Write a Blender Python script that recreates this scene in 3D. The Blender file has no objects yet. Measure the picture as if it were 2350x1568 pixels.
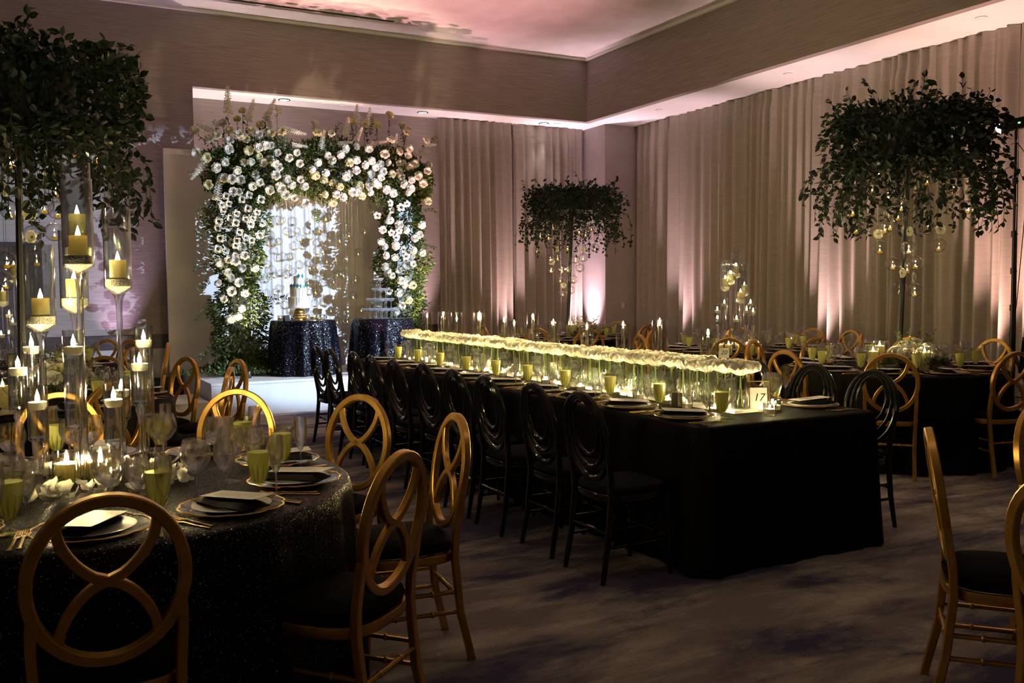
import bpy, math, random
import numpy as np
from mathutils import Matrix, Vector
random.seed(7); rng = np.random.default_rng(7)
PI = math.pi
SC = bpy.context.scene
C = SC.collection

# ---------------------------------------------------------------- camera
F, YAW, PITCH, ROLL, CAMH = 2134.756, 0.48985737, -0.05628361, -0.0089177, 1.47
CX, CY = 1175.0, 784.0
_f = np.array([math.sin(YAW)*math.cos(PITCH), math.cos(YAW)*math.cos(PITCH), math.sin(PITCH)])
_r = np.array([math.cos(YAW), -math.sin(YAW), 0.0]); _u = np.cross(_r, _f)
_R = _r*math.cos(ROLL)+_u*math.sin(ROLL); _U = -_r*math.sin(ROLL)+_u*math.cos(ROLL)
CAM = np.array([0, 0, CAMH])
cd = bpy.data.cameras.new('camera'); cam = bpy.data.objects.new('camera', cd); C.objects.link(cam)
cd.sensor_width = 36; cd.lens = F/2350*36; cd.clip_start = .02; cd.clip_end = 100
cam.matrix_world = Matrix(((_R[0], _U[0], -_f[0], 0), (_R[1], _U[1], -_f[1], 0), (_R[2], _U[2], -_f[2], CAMH), (0, 0, 0, 1)))
SC.camera = cam
def ray(x, y): return _R*((x-CX)/F) - _U*((y-CY)/F) + _f
def onz(x, y, z): d = ray(x, y); return CAM+d*(z-CAMH)/d[2]
def ony(x, y, Y): d = ray(x, y); return CAM+d*Y/d[1]
def onx(x, y, X): d = ray(x, y); return CAM+d*X/d[0]
def proj(p):
    v = np.array(p)-CAM; w = v@_f; return (CX+F*(v@_R)/w, CY-F*(v@_U)/w)

# ---------------------------------------------------------------- view, world, light
SC.view_settings.view_transform = 'Standard'; SC.view_settings.look = 'None'
SC.view_settings.exposure = 0.0; SC.view_settings.gamma = 1.0; SC.view_settings.use_curve_mapping = False
SC.cycles.transparent_max_bounces = 32; SC.cycles.max_bounces = 10; SC.cycles.use_adaptive_sampling = True; SC.cycles.adaptive_threshold = .2; SC.cycles.adaptive_min_samples = 14
SC.cycles.diffuse_bounces = 2; SC.cycles.glossy_bounces = 4; SC.cycles.transmission_bounces = 10
SC.cycles.sample_clamp_indirect = 2.0; SC.cycles.sample_clamp_direct = 0.0
SC.cycles.caustics_reflective = False; SC.cycles.caustics_refractive = False
W = bpy.data.worlds.new('world'); SC.world = W; W.use_nodes = True
W.node_tree.nodes['Background'].inputs[0].default_value = (0.56, 0.47, 0.50, 1)
W.node_tree.nodes['Background'].inputs[1].default_value = 0.045
ROOM_Y, SOF_Y, SOF_Z, CEIL_Z, SOF_X, WALL_X, COL_X = 14.0, 13.24, 4.24, 5.27, 8.5, 9.62, 8.89
STAGE_Z = 0.40

def spot(name, loc, target, energy, color, size=60, blend=.5, radius=.05):
    l = bpy.data.lights.new(name, 'SPOT'); l.energy = energy; l.color = color
    l.spot_size = math.radians(size); l.spot_blend = blend; l.shadow_soft_size = radius
    o = bpy.data.objects.new(name, l); C.objects.link(o); o.location = loc
    d = Vector(target)-Vector(loc); o.rotation_euler = d.to_track_quat('-Z', 'Y').to_euler()
    return o
PINK = (1.0, .66, .60); LAV = (.86, .70, 1.0); WARM = (1.0, .72, .45); COOL = (.58, .75, 1.0)
# the cool stage spot on the black stand at the right
SPOT_R = np.array([8.30, 5.69, 2.96]); SPOT_AIM = (2.45, 13.0, 1.45)
spot('stage_spot_light', SPOT_R+np.array([-.07, .09, -.01]), SPOT_AIM, 6000, COOL, 28, .25, .03)
# pink flood at the foot of the arch, washing the ceiling past its crown
spot('arch_flood_light', (3.82, 10.98, .20), (4.6, 11.3, 5.2), 1400, (1.0, .46, .50), 66, .8, .03)
# added dim fill lamps above the frame, lifting floor, chairs and backdrop
FILL_LAMPS = [(3.9, 1.9), (2.3, 3.1), (5.9, 3.2), (1.2, 6.0), (5.6, 6.6), (1.3, 10.3)]
for (x, y) in FILL_LAMPS: spot('added_fill_light', (x, y, CEIL_Z-.03), (x, y, 0), 17, (1, .80, .74) if y < 10 else (1, .62, .64), 100, .8, .06)
# wall uplights (fixtures are built below at the same spots)
UPL = [(1.15, 12.95, .16, (1.2, 13.2, 2.4), 80, (.88, .62, 1.0)), (5.62, 13.72, .16, (5.7, 13.98, 2.8), 130, (1, .68, .76)),
       (2.32, 13.62, 3.0, (2.4, 13.95, 4.2), 0, PINK),
       (7.20, 13.50, .16, (7.25, 13.8, 2.8), 150, (1, .66, .66)), (8.66, 13.62, .16, (8.80, 13.66, 2.6), 260, (1, .70, .80)),
       (9.13, 11.70, .16, (9.28, 11.7, 2.6), 170, (1, .68, .72)), (9.13, 8.72, .16, (9.28, 8.72, 2.8), 200, (1, .68, .66)),
       (9.10, 6.30, .16, (9.26, 6.28, 2.8), 260, (1, .60, .50))]
for (x, y, z, t, e, c) in UPL:
    if e: spot('wall_uplight_light', (x, y, z+.12), (t[0], t[1], 4.1), e*3.6, c, 50, 1.0, .04)
# lamps over the niche behind the arch, on the arch and in the soffit
spot('niche_uplight_light', (2.55, 13.6, .30), (2.7, 13.9, 3.9), 800, (1, .80, .76), 60, .9, .05)
ARCH_UP = [((2.50, 11.62, STAGE_Z+.14), (2.72, 12.25, 2.2), 420), ((4.98, 11.62, STAGE_Z+.14), (4.80, 12.25, 2.2), 420), ((3.80, 11.30, STAGE_Z+.14), (3.75, 12.15, 3.1), 300)]
for (l, t, e) in ARCH_UP: spot('arch_uplight_light', l, t, e*1.9, (1, .76, .46), 46, .9, .03)
# ---------------------------------------------------------------- materials
def mat(name, base=(.5, .5, .5), rough=.5, metal=0.0, **kw):
    m = bpy.data.materials.new(name); m.use_nodes = True
    b = m.node_tree.nodes['Principled BSDF']
    b.inputs['Base Color'].default_value = (*base, 1); b.inputs['Roughness'].default_value = rough
    b.inputs['Metallic'].default_value = metal
    for k, v in kw.items(): b.inputs[k].default_value = v
    return m
def nd(m, t, **kw):
    n = m.node_tree.nodes.new(t)
    for k, v in kw.items(): setattr(n, k, v)
    return n
def lk(m, a, b): m.node_tree.links.new(a, b)
def vary(m, c1, c2, scale=(8, 8, 8), detail=3, bump=0.0, coord='Object', lo=.35, hi=.65, bscale=None):
    """two colours mixed by stretched noise, optional bump"""
    b = m.node_tree.nodes['Principled BSDF']
    tc = nd(m, 'ShaderNodeTexCoord'); mp = nd(m, 'ShaderNodeMapping'); mp.inputs['Scale'].default_value = scale
    nz = nd(m, 'ShaderNodeTexNoise'); nz.inputs['Detail'].default_value = detail; nz.inputs['Scale'].default_value = 1
    cr = nd(m, 'ShaderNodeValToRGB'); e = cr.color_ramp.elements
    e[0].position, e[0].color = lo, (*c1, 1); e[1].position, e[1].color = hi, (*c2, 1)
    lk(m, tc.outputs[coord], mp.inputs[0]); lk(m, mp.outputs[0], nz.inputs['Vector'])
    lk(m, nz.outputs['Fac'], cr.inputs[0]); lk(m, cr.outputs[0], b.inputs['Base Color'])
    if bump:
        bp = nd(m, 'ShaderNodeBump'); bp.inputs['Strength'].default_value = bump; bp.inputs['Distance'].default_value = .01
        lk(m, nz.outputs['Fac'], bp.inputs['Height']); lk(m, bp.outputs[0], b.inputs['Normal'])
    return m
def glassmat(name, tint=(.97, .98, .97), gain=1.5, base=.02, rough=.02):
    m = bpy.data.materials.new(name); m.use_nodes = True; n = m.node_tree.nodes; n.clear()
    out = n.new('ShaderNodeOutputMaterial'); mix = n.new('ShaderNodeMixShader')
    tr = n.new('ShaderNodeBsdfTransparent'); tr.inputs[0].default_value = (*tint, 1)
    gl = n.new('ShaderNodeBsdfGlossy'); gl.inputs['Roughness'].default_value = rough
    fr = n.new('ShaderNodeLayerWeight'); fr.inputs[0].default_value = .5
    pw = n.new('ShaderNodeMath'); pw.operation = 'POWER'; pw.inputs[1].default_value = 2.4
    ma = n.new('ShaderNodeMath'); ma.operation = 'MULTIPLY_ADD'; ma.inputs[1].default_value = min(.62*gain, 1); ma.inputs[2].default_value = base+.05; ma.use_clamp = True
    l = m.node_tree.links
    l.new(fr.outputs['Facing'], pw.inputs[0]); l.new(pw.outputs[0], ma.inputs[0]); l.new(ma.outputs[0], mix.inputs[0]); l.new(tr.outputs[0], mix.inputs[1]); l.new(gl.outputs[0], mix.inputs[2]); l.new(mix.outputs[0], out.inputs[0])
    return m
def translucent(name, col, w=.5, rough=.6):
    m = mat(name, col, rough); n = m.node_tree.nodes; b = n['Principled BSDF']
    t = n.new('ShaderNodeBsdfTranslucent'); t.inputs[0].default_value = (*col, 1); mx = n.new('ShaderNodeMixShader'); mx.inputs[0].default_value = w
    o = n['Material Output']; l = m.node_tree.links
    l.new(b.outputs[0], mx.inputs[1]); l.new(t.outputs[0], mx.inputs[2]); l.new(mx.outputs[0], o.inputs[0])
    return m
def emit(name, col, s, see_through=True):
    m = bpy.data.materials.new(name); m.use_nodes = True; n = m.node_tree.nodes; n.clear(); l = m.node_tree.links
    out = n.new('ShaderNodeOutputMaterial'); e = n.new('ShaderNodeEmission'); e.inputs[0].default_value = (*col, 1); e.inputs[1].default_value = s
    if see_through:
        t = n.new('ShaderNodeBsdfTransparent'); a = n.new('ShaderNodeAddShader'); l.new(e.outputs[0], a.inputs[0]); l.new(t.outputs[0], a.inputs[1]); l.new(a.outputs[0], out.inputs[0])
    else: l.new(e.outputs[0], out.inputs[0])
    m.cycles.emission_sampling = 'NONE'
    return m
def sequin(name, scale, base=(.006, .006, .008), tilt=.9, spec=.2, share=.9, shine=(.55, .56, .62)):
    m = mat(name, base, .3, 0.0); B = m.node_tree.nodes['Principled BSDF']; B.inputs['Specular IOR Level'].default_value = spec
    tc = nd(m, 'ShaderNodeTexCoord'); v = nd(m, 'ShaderNodeTexVoronoi'); v.inputs['Scale'].default_value = scale
    g = nd(m, 'ShaderNodeNewGeometry'); s = nd(m, 'ShaderNodeVectorMath', operation='SUBTRACT'); s.inputs[1].default_value = (.5, .5, .5)
    k = nd(m, 'ShaderNodeVectorMath', operation='SCALE'); k.inputs['Scale'].default_value = tilt
    a = nd(m, 'ShaderNodeVectorMath', operation='ADD'); nn = nd(m, 'ShaderNodeVectorMath', operation='NORMALIZE')
    lk(m, tc.outputs['Object'], v.inputs['Vector']); lk(m, v.outputs['Color'], s.inputs[0]); lk(m, s.outputs[0], k.inputs[0])
    lk(m, k.outputs[0], a.inputs[0]); lk(m, g.outputs['Normal'], a.inputs[1]); lk(m, a.outputs[0], nn.inputs[0]); lk(m, nn.outputs[0], B.inputs['Normal'])
    w = nd(m, 'ShaderNodeTexWhiteNoise', noise_dimensions='3D'); lk(m, v.outputs['Position'], w.inputs['Vector'])
    th = nd(m, 'ShaderNodeMath', operation='GREATER_THAN'); th.inputs[1].default_value = share; lk(m, w.outputs['Value'], th.inputs[0]); lk(m, th.outputs[0], B.inputs['Metallic'])
    mx = nd(m, 'ShaderNodeMix', data_type='RGBA'); mx.inputs[6].default_value = (*base, 1); mx.inputs[7].default_value = (*shine, 1); lk(m, th.outputs[0], mx.inputs[0]); lk(m, mx.outputs[2], B.inputs['Base Color'])
    return m
M = {}
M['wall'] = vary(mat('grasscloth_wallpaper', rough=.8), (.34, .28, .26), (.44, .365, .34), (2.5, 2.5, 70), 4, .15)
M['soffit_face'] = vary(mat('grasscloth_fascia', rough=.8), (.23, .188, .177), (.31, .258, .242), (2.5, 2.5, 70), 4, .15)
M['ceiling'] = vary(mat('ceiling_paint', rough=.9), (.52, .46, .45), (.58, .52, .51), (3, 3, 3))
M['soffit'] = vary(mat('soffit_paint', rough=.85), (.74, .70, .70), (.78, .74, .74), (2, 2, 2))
M['column'] = vary(mat('column_paint', rough=.8), (.42, .355, .345), (.46, .39, .38), (3, 3, 3))
M['trim'] = vary(mat('dark_wood_trim', rough=.45), (.030, .022, .024), (.05, .038, .04), (2, 2, 30))
M['panel_low'] = vary(mat('wainscot_paint', rough=.6), (.36, .32, .33), (.40, .36, .37), (3, 3, 3))
M['white_panel'] = vary(mat('white_flat_paint', rough=.65), (.70, .665, .65), (.76, .72, .70), (2, 2, 2))
M['stage'] = vary(mat('stage_paint', rough=.55), (.72, .73, .74), (.78, .79, .80), (2, 2, 2))
M['curtain'] = vary(mat('linen_curtain', rough=.85), (.35, .298, .265), (.39, .335, .30), (5, 5, 60), 3, .06)
M['black'] = vary(mat('black_metal', rough=.4), (.006, .006, .006), (.012, .012, .012))
M['black_gloss'] = vary(mat('black_resin', rough=.12), (.004, .0045, .0045), (.007, .007, .007)); 
M['cushion'] = vary(mat('black_cushion', rough=.9), (.0018, .002, .0018), (.004, .004, .0035), (60, 60, 60))
M['cushion_grey'] = vary(mat('charcoal_cushion', rough=.9), (.006, .006, .007), (.010, .010, .011), (60, 60, 60))
M['cloth'] = vary(mat('black_tablecloth', rough=.75), (.003, .0028, .0028), (.005, .0045, .0045), (30, 30, 30))
M['sequin'] = sequin('black_sequins', 300, (.004, .004, .005), .55, .12, .978, (.35, .34, .33)); M['sequin_big'] = sequin('navy_black_sequins', 130, (.003, .003, .006), .55, .12, .955, (.45, .5, .65))
M['gold'] = vary(mat('gold_chair_paint', rough=.32, metal=.8), (.48, .25, .055), (.58, .33, .085), (14, 14, 14))
M['gold_metal'] = vary(mat('brushed_gold', rough=.25, metal=1.0), (.75, .50, .20), (.85, .60, .26), (40, 40, 40))
def glint_white(m, col, w):  # paints refracted brightness into clear glass as diffuse white
    n = m.node_tree.nodes; l = m.node_tree.links; o = n['Material Output']; src = o.inputs[0].links[0].from_socket; d = n.new('ShaderNodeBsdfDiffuse'); d.inputs[0].default_value = (*col, 1); x = n.new('ShaderNodeMixShader'); x.inputs[0].default_value = w; l.new(src, x.inputs[1]); l.new(d.outputs[0], x.inputs[2]); l.new(x.outputs[0], o.inputs[0]); return m
def realglass(name, ior, rough=.0, col=(1, 1, 1), mix=.5):
    m = bpy.data.materials.new(name); m.use_nodes = True; n = m.node_tree.nodes; n.clear(); o = n.new('ShaderNodeOutputMaterial'); g = n.new('ShaderNodeBsdfGlass'); g.inputs['IOR'].default_value = ior; g.inputs['Roughness'].default_value = rough; g.inputs['Color'].default_value = (*col, 1); t = n.new('ShaderNodeBsdfTransparent'); x = n.new('ShaderNodeMixShader'); x.inputs[0].default_value = mix; l = m.node_tree.links; l.new(t.outputs[0], x.inputs[1]); l.new(g.outputs[0], x.inputs[2]); l.new(x.outputs[0], o.inputs[0]); return m
M['glass'] = glassmat('clear_glass', (.97, .98, .97), 2.2, .07, .03); M['glass_thick'] = realglass('thick_clear_glass', 1.45, .02)
M['smoke_glass'] = glassmat('taper_cylinder_glass', (.95, .93, .90), 2.6, .08, .04); M['wine_glass'] = realglass('wine_glass', 1.45, .0, (1, 1, 1), .42); M['globe_glass'] = glassmat('globe_glass', (.985, .985, .98), 1.9, .035, .04); M['coupe'] = glint_white(glassmat('coupe_glass', (.93, .94, .96), 2.0, .16, .05), (.9, .92, 1), .14)
M['water'] = realglass('water', 1.33, .0, (1, 1, 1), .32)
gg = glassmat('green_glass', (.95, .96, .74), 1.4, .06, .08); M['green_glass'] = gg
M['green_drink'] = translucent('pale_green_drink', (.92, .90, .50), .55, .3)
M['wax'] = translucent('ivory_wax', (.92, .84, .46), .6, .5); M['white_wax'] = translucent('white_wax', (.9, .86, .72), .5, .5)
M['yellow_wax'] = translucent('yellow_tealight_wax', (.85, .62, .12), .5, .5); M['black_wax'] = vary(mat('black_taper_wax', rough=.45), (.006, .006, .006), (.012, .012, .012))
M['flame'] = emit('candle_flame', (1, .74, .36), 22); M['flame_small'] = emit('tealight_flame', (1, .75, .25), 5)
M['crystal'] = vary(mat('crystal_fill', rough=.25), (.42, .38, .30), (.85, .82, .72), (170, 170, 170), 2, .6)
M['china'] = vary(mat('white_china', rough=.2), (.72, .70, .68), (.76, .74, .72)); M['charger'] = glassmat('charger_glass', (.80, .78, .76), 1.2, .12, .1)
M['napkin'] = vary(mat('black_napkin', rough=.85), (.006, .006, .006), (.012, .011, .011), (60, 60, 60))
M['petal'] = translucent('ivory_petals', (.86, .83, .70), .35, .6); M['rose'] = translucent('white_rose_petals', (.82, .79, .70), .25, .6)
M['rose_y'] = translucent('cream_rose_petals', (.74, .68, .42), .25, .6); M['anemone_eye'] = vary(mat('anemone_centre', rough=.7), (.01, .01, .012), (.02, .02, .02))
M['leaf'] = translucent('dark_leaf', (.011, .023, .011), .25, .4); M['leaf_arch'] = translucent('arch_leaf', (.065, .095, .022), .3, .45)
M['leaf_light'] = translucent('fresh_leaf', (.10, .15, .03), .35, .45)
M['stem'] = vary(mat('green_stem', rough=.5), (.10, .16, .03), (.18, .25, .06), (30, 30, 30)); M['vine'] = vary(mat('brown_vine', rough=.7), (.03, .025, .012), (.05, .04, .02))
M['cake_icing'] = vary(mat('white_icing', rough=.5), (.74, .72, .66), (.78, .76, .70)); M['teal'] = vary(mat('teal_sugar', rough=.3), (.01, .13, .15), (.02, .18, .20))
M['white_tray'] = vary(mat('white_acrylic', rough=.35), (.72, .70, .66), (.76, .74, .70)); M['plastic'] = vary(mat('ivory_plastic', rough=.4), (.6, .54, .48), (.64, .58, .52))
M['lamp_on'] = emit('downlight_glow', (1, .93, .95), 9, False); M['lens'] = emit('spot_lens', (.75, .87, 1), 60, False); M['led'] = emit('green_led', (.1, 1, .2), 6, False); M['up_lens'] = emit('uplight_lens', (1, .8, .85), 4, False)
# printed menu: rows of tiny text
def printed(name):
    m = mat(name, (.82, .80, .78), .5); b = m.node_tree.nodes['Principled BSDF']
    tc = nd(m, 'ShaderNodeTexCoord'); sp = nd(m, 'ShaderNodeSeparateXYZ'); lk(m, tc.outputs['Object'], sp.inputs[0])
    s = nd(m, 'ShaderNodeMath', operation='MULTIPLY'); s.inputs[1].default_value = 105; lk(m, sp.outputs['Y'], s.inputs[0])
    f = nd(m, 'ShaderNodeMath', operation='FRACT'); lk(m, s.outputs[0], f.inputs[0])
    row = nd(m, 'ShaderNodeMath', operation='LESS_THAN'); row.inputs[1].default_value = .38; lk(m, f.outputs[0], row.inputs[0])
    nz = nd(m, 'ShaderNodeTexNoise'); mp = nd(m, 'ShaderNodeMapping'); mp.inputs['Scale'].default_value = (330, 60, 1); lk(m, tc.outputs['Object'], mp.inputs[0]); lk(m, mp.outputs[0], nz.inputs['Vector']); nz.inputs['Scale'].default_value = 1
    g = nd(m, 'ShaderNodeMath', operation='GREATER_THAN'); g.inputs[1].default_value = .44; lk(m, nz.outputs['Fac'], g.inputs[0])
    ab = nd(m, 'ShaderNodeMath', operation='ABSOLUTE'); lk(m, sp.outputs['X'], ab.inputs[0])
    n2 = nd(m, 'ShaderNodeTexNoise'); mp2 = nd(m, 'ShaderNodeMapping'); mp2.inputs['Scale'].default_value = (0, 60, 0); lk(m, tc.outputs['Object'], mp2.inputs[0]); lk(m, mp2.outputs[0], n2.inputs['Vector'])
    w = nd(m, 'ShaderNodeMath', operation='MULTIPLY'); w.inputs[1].default_value = .055; lk(m, n2.outputs['Fac'], w.inputs[0])
    inx = nd(m, 'ShaderNodeMath', operation='LESS_THAN'); lk(m, ab.outputs[0], inx.inputs[0]); lk(m, w.outputs[0], inx.inputs[1])
    ay = nd(m, 'ShaderNodeMath', operation='ABSOLUTE'); lk(m, sp.outputs['Y'], ay.inputs[0]); iny = nd(m, 'ShaderNodeMath', operation='LESS_THAN'); iny.inputs[1].default_value = .085; lk(m, ay.outputs[0], iny.inputs[0])
    p = row.outputs[0]
    for q in (g, inx, iny):
        mm = nd(m, 'ShaderNodeMath', operation='MULTIPLY'); lk(m, p, mm.inputs[0]); lk(m, q.outputs[0], mm.inputs[1]); p = mm.outputs[0]
    mx = nd(m, 'ShaderNodeMix', data_type='RGBA'); mx.inputs[6].default_value = (.82, .80, .78, 1); mx.inputs[7].default_value = (.40, .38, .38, 1); lk(m, p, mx.inputs[0]); lk(m, mx.outputs[2], b.inputs['Base Color'])
    return m
for k in ('cushion', 'cushion_grey', 'cloth', 'napkin'): M[k].node_tree.nodes['Principled BSDF'].inputs['Specular IOR Level'].default_value = .08
M['menu'] = printed('printed_menu')
# carpet: taupe with indigo and cream drifts
def carpet():
    m = mat('drift_carpet', rough=.95); b = m.node_tree.nodes['Principled BSDF']
    tc = nd(m, 'ShaderNodeTexCoord')
    def noise(sc, det, lo, hi, rot=0, dist=0):
        mp = nd(m, 'ShaderNodeMapping'); mp.inputs['Scale'].default_value = sc; mp.inputs['Rotation'].default_value = (0, 0, rot); lk(m, tc.outputs['Object'], mp.inputs[0])
        n = nd(m, 'ShaderNodeTexNoise'); n.inputs['Scale'].default_value = 1; n.inputs['Detail'].default_value = det; n.inputs['Roughness'].default_value = .65; n.inputs['Distortion'].default_value = dist; lk(m, mp.outputs[0], n.inputs['Vector'])
        r = nd(m, 'ShaderNodeMapRange'); r.inputs[1].default_value = lo; r.inputs[2].default_value = hi; lk(m, n.outputs['Fac'], r.inputs[0]); return r.outputs[0]
    a = noise((.55, 1.5, 1), 6, .47, .58, .15, .4); c = noise((1.3, 4.5, 1), 6, .45, .68, .15); g = noise((60, 190, 1), 4, .25, .75)
    def mix(fac, x, y):
        n = nd(m, 'ShaderNodeMix', data_type='RGBA')
        for s, v in ((6, x), (7, y)):
            if isinstance(v, tuple): n.inputs[s].default_value = (*v, 1)
            else: lk(m, v, n.inputs[s])
        lk(m, fac, n.inputs[0]); return n.outputs[2]
    taupe = mix(c, (.25, .20, .19), (.54, .46, .41)); full = mix(a, taupe, (.05, .04, .10))
    mul = nd(m, 'ShaderNodeMix', data_type='RGBA', blend_type='MULTIPLY'); mul.inputs[0].default_value = 1; lk(m, full, mul.inputs[6])
    gr = mix(g, (.72, .72, .72), (1.15, 1.15, 1.15)); lk(m, gr, mul.inputs[7]); lk(m, mul.outputs[2], b.inputs['Base Color'])
    bp = nd(m, 'ShaderNodeBump'); bp.inputs['Strength'].default_value = .5; bp.inputs['Distance'].default_value = .01; lk(m, g, bp.inputs['Height']); lk(m, bp.outputs[0], b.inputs['Normal'])
    return m
M['carpet'] = carpet()

# ---------------------------------------------------------------- mesh helpers
class MB:
    def __init__(s): s.v = []; s.f = []
    def add(s, vs, fs):
        o = len(s.v); s.v += [tuple(map(float, p)) for p in vs]; s.f += [tuple(i+o for i in q) for q in fs]; return s
    def box(s, x0, x1, y0, y1, z0, z1):
        return s.add([(x0, y0, z0), (x1, y0, z0), (x1, y1, z0), (x0, y1, z0), (x0, y0, z1), (x1, y0, z1), (x1, y1, z1), (x0, y1, z1)],
                     [(3, 2, 1, 0), (4, 5, 6, 7), (0, 1, 5, 4), (1, 2, 6, 5), (2, 3, 7, 6), (3, 0, 4, 7)])
    def bbox(s, x0, x1, y0, y1, z0, z1, b=.01):
        """box with chamfered vertical and top edges"""
        def ring(i, z): return [(x0+i+b, y0+i, z), (x1-i-b, y0+i, z), (x1-i, y0+i+b, z), (x1-i, y1-i-b, z), (x1-i-b, y1-i, z), (x0+i+b, y1-i, z), (x0+i, y1-i-b, z), (x0+i, y0+i+b, z)]
        R = [ring(0, z0), ring(0, z1-b), ring(b, z1)]; vs = sum(R, []); fs = [tuple(range(7, -1, -1)), tuple(range(16, 24))]
        for k in (0, 8):
            for i in range(8): fs.append((k+i, k+(i+1) % 8, k+8+(i+1) % 8, k+8+i))
        return s.add(vs, fs)
    def lathe(s, prof, seg=16, c=(0, 0, 0), cap0=False, cap1=False, a0=0, sq=1.0):
        vs = []; fs = []; n = len(prof)
        for (r, z) in prof:
            for k in range(seg):
                a = a0+2*PI*k/seg; vs.append((c[0]+r*math.cos(a), c[1]+r*sq*math.sin(a), c[2]+z))
        for i in range(n-1):
            for k in range(seg):
                k2 = (k+1) % seg; fs.append((i*seg+k, i*seg+k2, (i+1)*seg+k2, (i+1)*seg+k))
        if cap0: fs.append(tuple(range(seg-1, -1, -1)))
        if cap1: fs.append(tuple((n-1)*seg+k for k in range(seg)))
        return s.add(vs, fs)
    def tube(s, path, r, seg=8, closed=False, caps=True):
        P = [Vector(p) for p in path]; n = len(P); vs = []; fs = []
        if not hasattr(r, '__len__'): r = [r]*n
        up = Vector((0, 0, 1)); prev = None
        for i in range(n):
            if closed: t = P[(i+1) % n]-P[i-1]
            else: t = P[min(i+1, n-1)]-P[max(i-1, 0)]
            t.normalize()
            if prev is None:
                a = t.cross(up)
                if a.length < .05: a = t.cross(Vector((0, 1, 0)))
                a.normalize()
            else:
                a = prev-t*prev.dot(t)
                if a.length < 1e-6: a = t.cross(Vector((0, 1, 0)))
                a.normalize()
            prev = a; b = t.cross(a)
            for k in range(seg):
                q = 2*PI*k/seg; vs.append(P[i]+a*(r[i]*math.cos(q))+b*(r[i]*math.sin(q)))
        m = n if closed else n-1
        for i in range(m):
            j = (i+1) % n
            for k in range(seg):
                k2 = (k+1) % seg; fs.append((i*seg+k, i*seg+k2, j*seg+k2, j*seg+k))
        if caps and not closed: fs += [tuple(range(seg-1, -1, -1)), tuple((n-1)*seg+k for k in range(seg))]
        return s.add(vs, fs)
    def band(s, path, w, d, nrm=(0, 1, 0), closed=False, bev=.25):
        """rounded rectangular bar swept along a path lying across nrm: w in the plane, d along nrm"""
        P = [Vector(p) for p in path]; n = len(P); vs = []; fs = []; N = Vector(nrm).normalized(); bw, bd = w/2*(1-bev), d/2*(1-bev)
        sec = [(-w/2, -bd), (-bw, -d/2), (bw, -d/2), (w/2, -bd), (w/2, bd), (bw, d/2), (-bw, d/2), (-w/2, bd)]
        for i in range(n):
            t = (P[(i+1) % n]-P[i-1]) if closed else (P[min(i+1, n-1)]-P[max(i-1, 0)])
            t.normalize(); a = t.cross(N).normalized(); b = a.cross(t).normalized()
            for (x, y) in sec: vs.append(P[i]+a*x+b*y)
        m = n if closed else n-1
        for i in range(m):
            j = (i+1) % n
            for k in range(8): fs.append((i*8+k, i*8+(k+1) % 8, j*8+(k+1) % 8, j*8+k))
        if not closed: fs += [tuple(range(7, -1, -1)), tuple((n-1)*8+k for k in range(8))]
        return s.add(vs, fs)
    def grid(s, fn, nu, nv):
        vs = [fn(i/(nu-1), j/(nv-1)) for j in range(nv) for i in range(nu)]
        fs = [(j*nu+i, j*nu+i+1, (j+1)*nu+i+1, (j+1)*nu+i) for j in range(nv-1) for i in range(nu-1)]
        return s.add(vs, fs)
    def xf(s, mtx):
        s.v = [tuple(mtx @ Vector(p)) for p in s.v]; return s
    def merge(s, o, mtx=None):
        return s.add([(mtx @ Vector(p)) for p in o.v] if mtx is not None else o.v, o.f)
    def mesh(s, name, m, smooth=True, angle=40):
        me = bpy.data.meshes.new(name); me.from_pydata(s.v, [], s.f); me.validate()
        if smooth:
            me.polygons.foreach_set('use_smooth', [True]*len(me.polygons))
            if angle: me.set_sharp_from_angle(angle=math.radians(angle))
        me.materials.append(M[m] if isinstance(m, str) else m); return me
def obj(name, me, parent=None, loc=(0, 0, 0), rot=(0, 0, 0), scale=None):
    o = bpy.data.objects.new(name, me); C.objects.link(o)
    if parent is not None: o.parent = parent
    o.location = loc; o.rotation_euler = rot
    if scale is not None: o.scale = (scale,)*3 if not hasattr(scale, '__len__') else scale
    return o
LAB = {}
def tag(o, label, cat, group=None, shared=False):
    if label in LAB and not shared: print('DUPLABEL', label)
    LAB[label] = 1
    n = len(label.split())
    if n < 4 or n > 16: print('LABLEN', n, label)
    o['label'] = label; o['category'] = cat
    if group: o['group'] = group
    return o
def thing(name, label, cat, loc=(0, 0, 0), rz=0, group=None, shared=False):
    o = bpy.data.objects.new(name, None); C.objects.link(o); o.location = loc; o.rotation_euler = (0, 0, rz); o.empty_display_size = .05
    return tag(o, label, cat, group, shared)
def struct(name, me, parent=None, **k):
    o = obj(name, me, parent, **k)
    if parent is None: o['kind'] = 'structure'
    return o
def plight(parent, loc, e, col=(1, .76, .36), r=.005):
    l = PL.get((e, col, r))
    if l is None:
        l = bpy.data.lights.new('candle_light', 'POINT'); l.energy = e*4.5; l.color = col; l.shadow_soft_size = r; PL[(e, col, r)] = l
    o = bpy.data.objects.new('candle_light', l); C.objects.link(o); o.parent = parent; o.location = loc; return o
PL = {}
ORD = 'first second third fourth fifth sixth seventh eighth ninth tenth eleventh twelfth thirteenth fourteenth fifteenth sixteenth seventeenth eighteenth nineteenth twentieth'.split()
def ordw(i):
    if i < 20: return ORD[i]
    t = ['twenty', 'thirty', 'forty', 'fifty'][(i+1)//10-2]
    return t+'-'+ORD[(i+1) % 10-1] if (i+1) % 10 else {20: 'twentieth', 30: 'thirtieth', 40: 'fortieth'}[i+1]
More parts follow.
